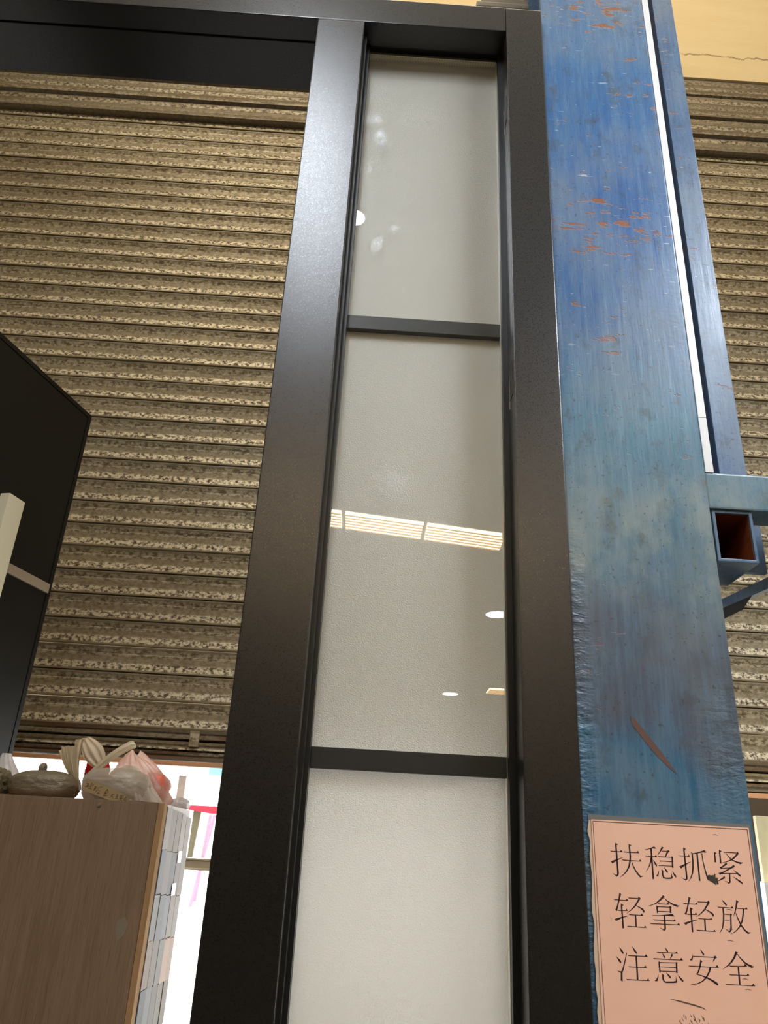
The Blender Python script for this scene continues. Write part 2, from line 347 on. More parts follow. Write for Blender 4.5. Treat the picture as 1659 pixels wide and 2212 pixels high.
# the heavier bars at the lower end, and the seal
def bar(z0, z1, d, mat, name, label=None):
    part(name, MB().strip([(YW + .02, z1), (YW - d, z1 - .004), (YW - d + .002, (z0 + z1) / 2 + .004), (YW - d + .007, (z0 + z1) / 2), (YW - d + .001, (z0 + z1) / 2 - .006), (YW - d, z0 + .004), (YW + .02, z0)], -3.1, 3.1), mat, t, label)
bar(.305, .343, .012, M['rusty'], 'bottom_bar', 'rusty brown bottom bar')
bar(.272, .305, .004, M['galv'], 'bottom_bar')
bar(.240, .272, .014, M['rusty'], 'bottom_bar', 'rusty brown bottom bar')
part('rubber_seal', MB().box(-3.1, 3.1, YW - .016, YW + .012, .226, .239, .003), M['orange'], t, 'faded orange sealing strip')
for x in (-.545, .95): part('latch_plate', MB().box(x, x + .03, YW - .022, YW - .003, .285, .335, .002), M['galv'], t)
# curtain layers coiled above the opening
for (z0, z1, y, k) in ((3.105, 3.204, 2.575, 0), (3.204, 3.3246, 2.570, 1), (3.3246, 3.480, 2.568, 0), (3.480, 3.606, 2.572, 2)):
    h_ = z1 - z0; pr = [(2.64, z1 - .002), (y + .004, z1 - .002), (y + .001, z1 - .008), (y + .004, z0 + h_ * .70), (y + .002, z0 + h_ * .62), (y + .003, z0 + h_ * .42), (y - .006, z0 + h_ * .16), (y - .006, z0 + .008), (y + .006, z0 + .002), (2.64, z0 + .006)]
    part('coil_layer', MB().strip([(yy, zz) for yy, zz in pr], -3.1, 3.1), M['hood'], t, recalc=False)

# ================================================================ dark door frame with its glazed sidelight
Y0, Y1, TOP, SOF = 1.07, 1.247, 1.687, 1.6104
ML, MR, JL, JR, LX = -.1776, -.0797, .2215, .298, -1.45
f = thing('door_frame', 'dark bronze metal door frame with a tall frosted glass sidelight', 'door frame', (0, Y0, FL))
part('header', MB().box(LX, JL - .0006, Y0, 1.124, SOF, TOP, .0018).box(LX, MR, 1.1242, 1.238, SOF - .004, TOP - .004, .0012).box(MR + .0002, JL - .001, 1.1242, Y1, SOF + .008, TOP - .004, .0015), M['bronze'], f)
part('jamb', MB().box(JL, JR, Y0 - .001, Y1, FL, TOP - .003, .0018), M['bronze'], f)
part('jamb', MB().box(LX - .08, LX - .0006, Y0, Y1, FL, TOP, .0018), M['bronze'], f)
part('mullion', MB().box(ML, MR, Y0 - .001, Y1, FL, SOF - .0046, .0018).box(ML, MR, Y0 - .001, 1.1238, SOF - .0046, SOF - .0006), M['bronze'], f)
part('sill', MB().box(MR + .0006, JL - .0006, Y0, Y1, FL, FL + .08, .0018), M['bronze'], f)
YG = 1.1345
bead = MB()
bead.box(MR, MR + .006, 1.096, 1.118, FL + .08, SOF - .001).box(MR, MR + .0125, 1.1182, YG - .0002, FL + .08, SOF - .001)
bead.box(JL - .009, JL, 1.122, YG - .0002, FL + .08, SOF - .001)
part('glazing_bead', bead, M['rubber'], f)
# keeper slots cut in the jamb: dark recess with a pale lip
for z in (1.395, .745):
    sl = part('keeper_slot', MB().box(JL - .0009, JL + .001, 1.083, 1.106, z - .034, z + .034), M['rubber'], f)
    part('keeper_lip', MB().box(JL - .0016, JL - .0002, 1.1063, 1.1076, z - .05, z + .016), M['grey'], sl)
GX0, GX1, GZ0, GZ1 = MR + .001, JL - .001, FL + .081, SOF - .0012
g = part('glass_unit', MB().box(GX0, GX1, 1.1512, 1.1556, GZ0, GZ1), M['frost'], f, 'frosted rear pane')
part('clear_pane', MB().face([(GX0, YG, GZ0), (GX1, YG, GZ0), (GX1, YG, GZ1), (GX0, YG, GZ1)]), M['clear'], g, 'clear glossy front pane with finger smears', recalc=False)
part('spacer', MB().box(MR + .012, JL - .010, 1.1368, 1.1510, GZ1 - .006, GZ1), M['spacer'], g, 'cream perforated spacer strip along the top')
part('spacer', MB().box(MR + .0105, MR + .0125, 1.1368, 1.1510, GZ0, GZ1 - .006), M['rubber'], g)
part('spacer', MB().box(JL - .0095, JL - .0082, 1.1368, 1.1510, GZ0, GZ1 - .006), M['spacer'], g)
pin = MB()
for k in range(48):
    x = MR + .016 + k * .00575
    for y in (1.1395, 1.1478): pin.box(x, x + .0012, y, y + .001, GZ1 - .0066, GZ1 - .0058)
q = part('spacer_holes', pin, M['post'], g); q['kind'] = 'stuff'
for z in (.8665, .1068, -.653):
    part('glazing_bar', MB().box(MR + .0126, JL - .0097, 1.1385, 1.1500, z, z + .0288, .0008), M['bar'], g)

# ================================================================ the open black door leaf on the left
D_, N_ = Vector((.2638, .9646, 0)), Vector((.9646, -.2638, 0)); C0 = Vector((-.8056, 1.9, 0))
def lp(s, n, z): return C0 + D_ * s + N_ * n + Vector((0, 0, z))
def lbox(mb, s0, s1, n0, n1, z0, z1, bev=0.0):
    vs_ = [mb.bm.verts.new(lp(s, n, z)) for s, n, z in ((s0, n0, z0), (s1, n0, z0), (s1, n1, z0), (s0, n1, z0), (s0, n0, z1), (s1, n0, z1), (s1, n1, z1), (s0, n1, z1))]
    fs = [mb.bm.faces.new([vs_[i] for i in q]) for q in ((0, 3, 2, 1), (4, 5, 6, 7), (0, 1, 5, 4), (1, 2, 6, 5), (2, 3, 7, 6), (3, 0, 4, 7))]
    if bev: bmesh.ops.bevel(mb.bm, geom=list({e for f_ in fs for e in f_.edges}), offset=bev, segments=2, profile=.7, affect='EDGES')
    return mb
LT = 1.0856
d = thing('door_leaf', 'open black door leaf at the left edge with a steel pull handle', 'door', (C0.x, C0.y, FL))
part('door_panel', lbox(MB(), -.98, -.0155, -.075, 0, FL + .012, LT - .0145), M['leaf'], d)
eb = MB(); lbox(eb, -.0135, 0, -.078, .001, FL + .01, LT, .0008); lbox(eb, -.98, -.0137, -.078, .001, LT - .0125, LT, .0008)
part('edge_trim', eb, M['leaf'], d)
part('inlay_strip', lbox(MB(), -.98, -.0145, -.002, .006, .5585, .5822, .0006), M['inlay'], d, 'brushed steel inlay strip')
hb = part('pull_handle', lbox(MB(), -.309, -.256, .056, .080, -.75, .695, .0012), M['handle'], d, 'long brushed steel pull handle')
for z in (-.55, .38): part('handle_standoff', lbox(MB(), -.29, -.274, .0, .057, z, z + .016), M['handle'], hb)

# ================================================================ blue steel column with its welded arm
CX0, CX1, CF = .303, .532, 1.09
c = thing('steel_column', 'chipped blue painted steel column right of the door frame', 'column', (.4175, CF, FL))
part('front_flange', MB().box(CX0, CX1, CF, CF + .012, FL, HI, .002), M['blue'], c)
part('web', MB().box(.41, .424, CF + .012, CF + .198, FL, HI), M['blue2'], c)
part('rear_flange', MB().box(CX0 + .014, CX1, CF + .198, CF + .21, FL, HI), M['blue2'], c)
part('cross_arm', MB().box(CX1 + .001, 1.5, CF + .004, CF + .062, .528, .591, .003), M['blue'], c, 'blue horizontal arm welded to the column')
sq = MB(); x0, x1, z0, z1, ya, yb, w_ = .5385, .6030, .4400, .5275, 1.098, 1.21, .0052
sq.box(x0, x0 + w_, ya, yb, z0, z1, .0015); sq.box(x1 - w_, x1, ya, yb, z0, z1, .0015); sq.box(x0 + w_ * .6, x1 - w_ * .6, ya, yb, z0, z0 + w_, .0015); sq.box(x0 + w_ * .6, x1 - w_ * .6, ya, yb, z1 - w_, z1, .0015)
tb = part('open_tube', sq, M['blue2'], c, 'short square tube with open end')
r_ = MB()
for a in ((x0 + w_, x0 + w_ + .0008, z0 + w_, z1 - w_), (x1 - w_ - .0008, x1 - w_, z0 + w_, z1 - w_), (x0 + w_, x1 - w_, z0 + w_, z0 + w_ + .0008), (x0 + w_, x1 - w_, z1 - w_ - .0008, z1 - w_)): r_.box(a[0], a[1], ya + .004, yb, a[2], a[3])
r_.box(x0 + w_, x1 - w_, yb - .002, yb, z0 + w_, z1 - w_); part('rusty_inside', r_, M['rustin'], tb, 'rusty brown inside')
part('back_plate', MB().box(.60, .676, 1.211, 1.222, .468, .555), M['blue2'], c)
part('diagonal_brace', MB().prism([(.5325, 1.195, .385), (.80, 1.195, .525), (.80, 1.195, .500), (.5325, 1.195, .372)], (0, .05, 0)), M['blue2'], c)
part('gusset', MB().prism([(.5325, 1.185, .371), (.63, 1.185, .418), (.61, 1.185, .392), (.58, 1.185, .376)], (0, .006, 0)), M['leaf'], c)
part('tie_bar', MB().box(.185, CX0 + .016, CF + .16, CF + .20, 1.972, 1.992, .004).box(.20, CX0 + .016, CF + .175, CF + .205, 1.992, 2.03), M['grey'], c, 'grey tie bar above the door frame')
# wear on the paint
part('scrape_mark', MB().prism([(.378, CF - .0004, .1945), (.384, CF - .0004, .1915), (.3955, CF - .0004, .177), (.4165, CF - .0004, .150), (.4285, CF - .0004, .1325), (.4372, CF - .0004, .1195), (.4255, CF - .0004, .1285), (.410, CF - .0004, .1435), (.3915, CF - .0004, .167), (.381, CF - .0004, .182)], (0, .0006, 0)), M['scrape'], c, 'brown scrape through the paint')
u = thing('upright_channel', 'dull blue steel upright standing on the column arm', 'steel upright', (.6, 1.13, .591))
part('channel_face', MB().box(.5745, .6205, 1.126, 1.130, .5912, HI, .001), M['blue2'], u)
part('channel_side', MB().box(.5745, .5785, 1.1302, 1.152, .5912, HI), M['blue2'], u)
k = thing('cable_trunking', 'narrow white cable trunking beside the blue column', 'trunking', (.543, 1.10, .591))
part('trunking_length', MB().box(.5345, .5482, 1.0925, 1.106, .5912, .6935, .001), M['white'], k)
part('trunking_length', MB().box(.5345, .5482, 1.0925, 1.106, .6941, HI, .001), M['white'], k)

# ================================================================ pink notice on the column
SX, SZ = .3112, .0570
n = thing('pink_notice', 'pink paper notice in black Chinese characters stuck on the blue column', 'notice', (SX + .107, CF, SZ - .30))
rr = random.Random(7)
def ragged(x, z0, z1, amp, st=14):
    return [(x + rr.uniform(-amp, amp), z0 + (z1 - z0) * i / st) for i in range(st + 1)]
part('plastic_sleeve', MB().prism([(x, CF - .0012, z) for x, z in [(SX - .0008, SZ + .0055), (SX + .2165, SZ + .0035), (SX + .2195, SZ - .30), (SX - .0015, SZ - .30)]], (0, .0009, 0)), plain('cloudy_sleeve', rgb(120, 122, 118), .25), n, 'cloudy plastic sleeve edge')
part('torn_backing', MB().prism([(x, CF - .0020, z) for x, z in [(SX + .03, SZ - .30)] + ragged(SX - .0012, SZ - .30, SZ - .002, .0018, 22) + [(SX + .03, SZ - .002)]], (0, .0006, 0)), plain('torn_paper', rgb(226, 196, 168), .8), n, 'ragged torn paper edge')
pp = part('paper_sheet', MB().box(SX + .0028, SX + .2135, CF - .0030, CF - .0021, SZ - .298, SZ - .0008), M['paper'], n)
lines = MB()
for (x0, z0, x1, z1, w_) in ((SX + .0048, SZ - .0030, SX + .2115, SZ - .0032, .0005), (SX + .0048, SZ - .0030, SX + .0062, SZ - .296, .0004), (SX + .2112, SZ - .003, SX + .2118, SZ - .296, .0006)):
    dx, dz = x1 - x0, z1 - z0; L = math.hypot(dx, dz); a, b = -dz / L * w_, dx / L * w_
    lines.face([(x0 + a, CF - .00307, z0 + b), (x0 - a, CF - .00307, z0 - b), (x1 - a, CF - .00307, z1 - b), (x1 + a, CF - .00307, z1 + b)])
part('printed_border', lines, M['scrape'], pp)
YC = CF - .0031
def stroke(mb, q, y, sx, sz, k=.001):
    P_ = [(q[i] * k + sx, q[i + 1] * k + sz, q[i + 2] * k) for i in range(0, len(q), 3)]; L_ = []; R_ = []
    for i, (x, z, w_) in enumerate(P_):
        a, b = P_[max(i - 1, 0)], P_[min(i + 1, len(P_) - 1)]; dx, dz = b[0] - a[0], b[1] - a[1]; l = math.hypot(dx, dz) or 1
        nx, nz = -dz / l * w_ / 2, dx / l * w_ / 2; L_.append((x + nx, y, z + nz)); R_.append((x - nx, y, z - nz))
    for i in range(len(P_) - 1): mb.face([L_[i], L_[i + 1], R_[i + 1], R_[i]])
